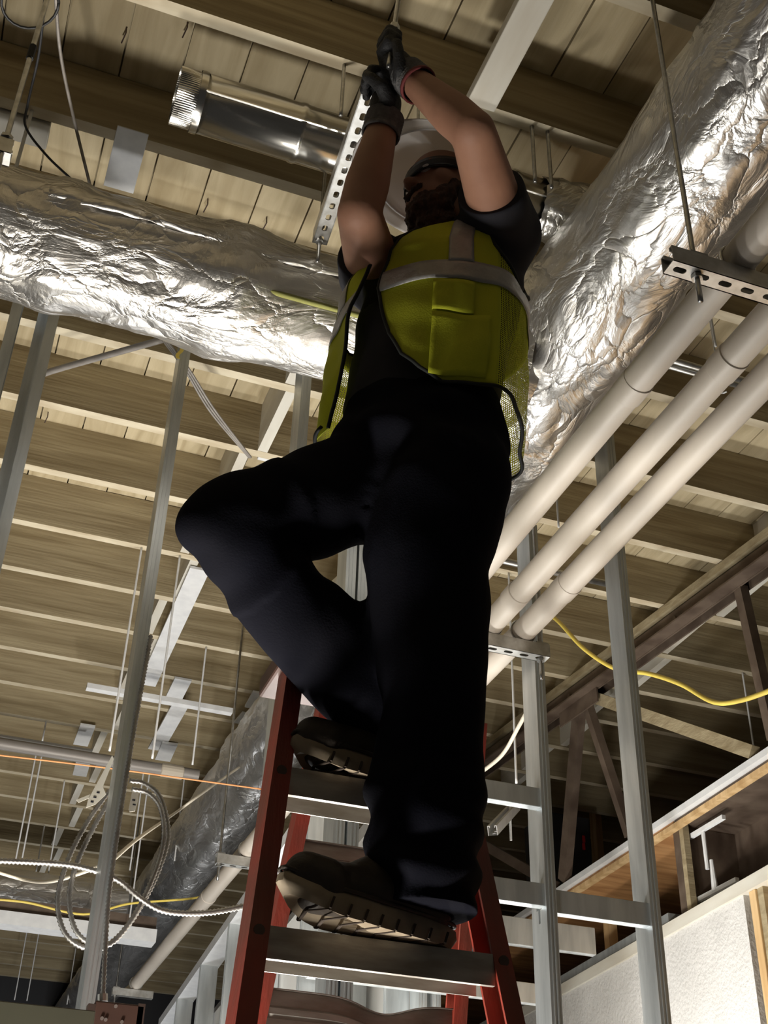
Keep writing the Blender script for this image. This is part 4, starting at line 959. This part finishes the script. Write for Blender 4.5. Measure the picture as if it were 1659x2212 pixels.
# ---- safety vest: open-front shell around the torso with arm holes
vc0, vc1 = pelv + Vector((.0, .0, .055)) + (chest-pelv)*.02, neckb + Zv*.005
def vprof(h):                                          # half width, half depth front, half depth back
    a = np.interp(h, [0, .25, .5, .68, .8, .9, 1.0], [.214, .215, .212, .205, .190, .165, .135]); 
    bf = np.interp(h, [0, .25, .5, .7, .85, .95, 1], [.150, .160, .172, .170, .135, .095, .055]); bb = np.interp(h, [0, .3, .6, .8, .92, 1], [.20, .19, .175, .15, .11, .05])
    return a, bf, bb
def vpt(th, h, off=0.):
    a, bf, bb = vprof(h); c = lerp(vc0, vc1, h); s_, q = math.sin(th), math.cos(th)
    sx = math.copysign(abs(s_)**.85, s_); cx = math.copysign(abs(q)**.9, q)
    drop = -.045*(1-h)**3*(.5-.5*q)                   # back tail hangs a little lower
    p = c + lB*((a+off)*sx) + fB*((bf if q > 0 else bb)+off)*cx + Zv*drop
    w_ = (1-h)*.012*math.sin(th*5+1.3+2*noise.noise(Vector((th*1.2, h*3, 2)))) + .006*noise.noise(Vector((th*3, h*7, 0)))
    return p + (lB*sx + fB*cx)*w_
R_ = math.radians
def open_l(h): return R_(np.interp(h, [0, .08, .2, .5, .8, 1], [-46, -39, -34, -25, -12, -4]))       # wearer's right panel edge
def open_r(h): return R_(np.interp(h, [0, .05, .12, .25, .5, .8, 1], [30, 17, 8, 1, -5, -1, 9]))
def arm(h): return 0 if h < .57 else R_(np.interp(h, [.57, .62, .7, .85, 1], [0, 16, 28, 36, 44]))
def hmin(th):                                          # hem curve
    t = abs((th+math.pi) % (2*math.pi)-math.pi); return 0.0
vest = thing('tmp', (0, 0, 0)); bpy.data.objects.remove(vest)
def panel(name, th0f, th1f, h0, h1, m, parent, nt=26, nh=40, off=0., uvs=None, solid=.0025):
    rows = []; uv = []
    for i in range(nh+1):
        h = lerp(h0, h1, i/nh); a, b = th0f(h), th1f(h); row = []
        for j in range(nt+1):
            th = lerp(a, b, j/nt); row.append(vpt(th, h, off)); uv.append((th*.2/.0052, h*.55/.0052))
        rows.append(row)
    B = MB(); B.rings(rows, False, False); return B.build(name, m, parent, smooth=True, solid=solid, uv=uv)
PI = math.pi
netw = R_(24)
# front left (image right), front right (image left), back, side nets
vst = panel('safety_vest', open_r, lambda h: (PI/2-netw) - max(0, arm(h)-netw), 0, 1, 'vest_yellow', man)
panel('front_panel', lambda h: -(PI/2-netw) + max(0, arm(h)-netw), open_l, 0, 1, 'vest_yellow', vst)
bk0, bk1 = (lambda h: PI/2+netw + max(0, arm(h)-netw)), (lambda h: 3*PI/2-netw - max(0, arm(h)-netw))
panel('back_panel', bk0, bk1, .46, 1, 'vest_yellow', vst, nt=40)
panel('back_net', bk0, bk1, 0, .46, 'vest_net', vst, nt=40, solid=0)
HA = .66
panel('side_net', lambda h: PI/2-netw, lambda h: PI/2-arm(h) if arm(h) > 0 else PI/2, 0, HA, 'vest_net', vst, nt=14, solid=0)
panel('side_net', lambda h: PI/2+arm(h) if arm(h) > 0 else PI/2, lambda h: PI/2+netw, 0, HA, 'vest_net', vst, nt=14, solid=0)
panel('side_net', lambda h: -PI/2-netw, lambda h: -PI/2-arm(h) if arm(h) > 0 else -PI/2, 0, HA, 'vest_net', vst, nt=14, solid=0)
panel('side_net', lambda h: -PI/2+arm(h) if arm(h) > 0 else -PI/2, lambda h: -PI/2+netw, 0, HA, 'vest_net', vst, nt=14, solid=0)
# reflective bands
band = lambda h0, h1, a, b, nm='reflective_band', nt=50: panel(nm, a, b, h0, h1, 'reflective', vst, nt=nt, nh=5, off=.0035, solid=.001)
band(.475, .575, open_r, lambda h: PI+.3)
band(.475, .575, lambda h: -PI+.3, open_l)
vs0, vs1 = R_(28), R_(45)
def vstripe(sgn):
    f = lambda h, t: R_(np.interp(h, [.55, .8, 1], [t, t*.98, t*1.15]))
    panel('reflective_stripe', (lambda h: f(h, 30)) if sgn > 0 else (lambda h: -f(h, 54)), (lambda h: f(h, 47)) if sgn > 0 else (lambda h: -f(h, 38)), .57, 1.0, 'reflective', vst, nt=8, nh=26, off=.004, solid=.001)
vstripe(1); vstripe(-1)
# pockets
panel('pocket', lambda h: R_(22), lambda h: R_(58), .02, .30, 'vest_yellow', vst, nt=14, nh=10, off=.006)
panel('pocket', lambda h: R_(22), lambda h: R_(48), .31, .465, 'vest_yellow', vst, nt=10, nh=8, off=.006)
# black piping
def piping(f, n=40, name='piping'): MB().tube([f(i/n) for i in range(n+1)], .0042, 6).build(name, 'vest_trim', vst, smooth=True)
piping(lambda u: vpt(open_r(u), u, .001)); piping(lambda u: vpt(open_l(u), u, .001))
piping(lambda u: vpt(lerp(open_r(0), 2*PI+open_l(0), u), 0, .001), 90, 'hem_piping')
for s_ in (1, -1):
    piping(lambda u: vpt(s_*PI/2 - arm(lerp(.57, 1, u)), lerp(.57, 1, u), .001), 30, 'armhole_piping')
    piping(lambda u: vpt(s_*PI/2 + arm(lerp(.57, 1, u)), lerp(.57, 1, u), .001), 30, 'armhole_piping')
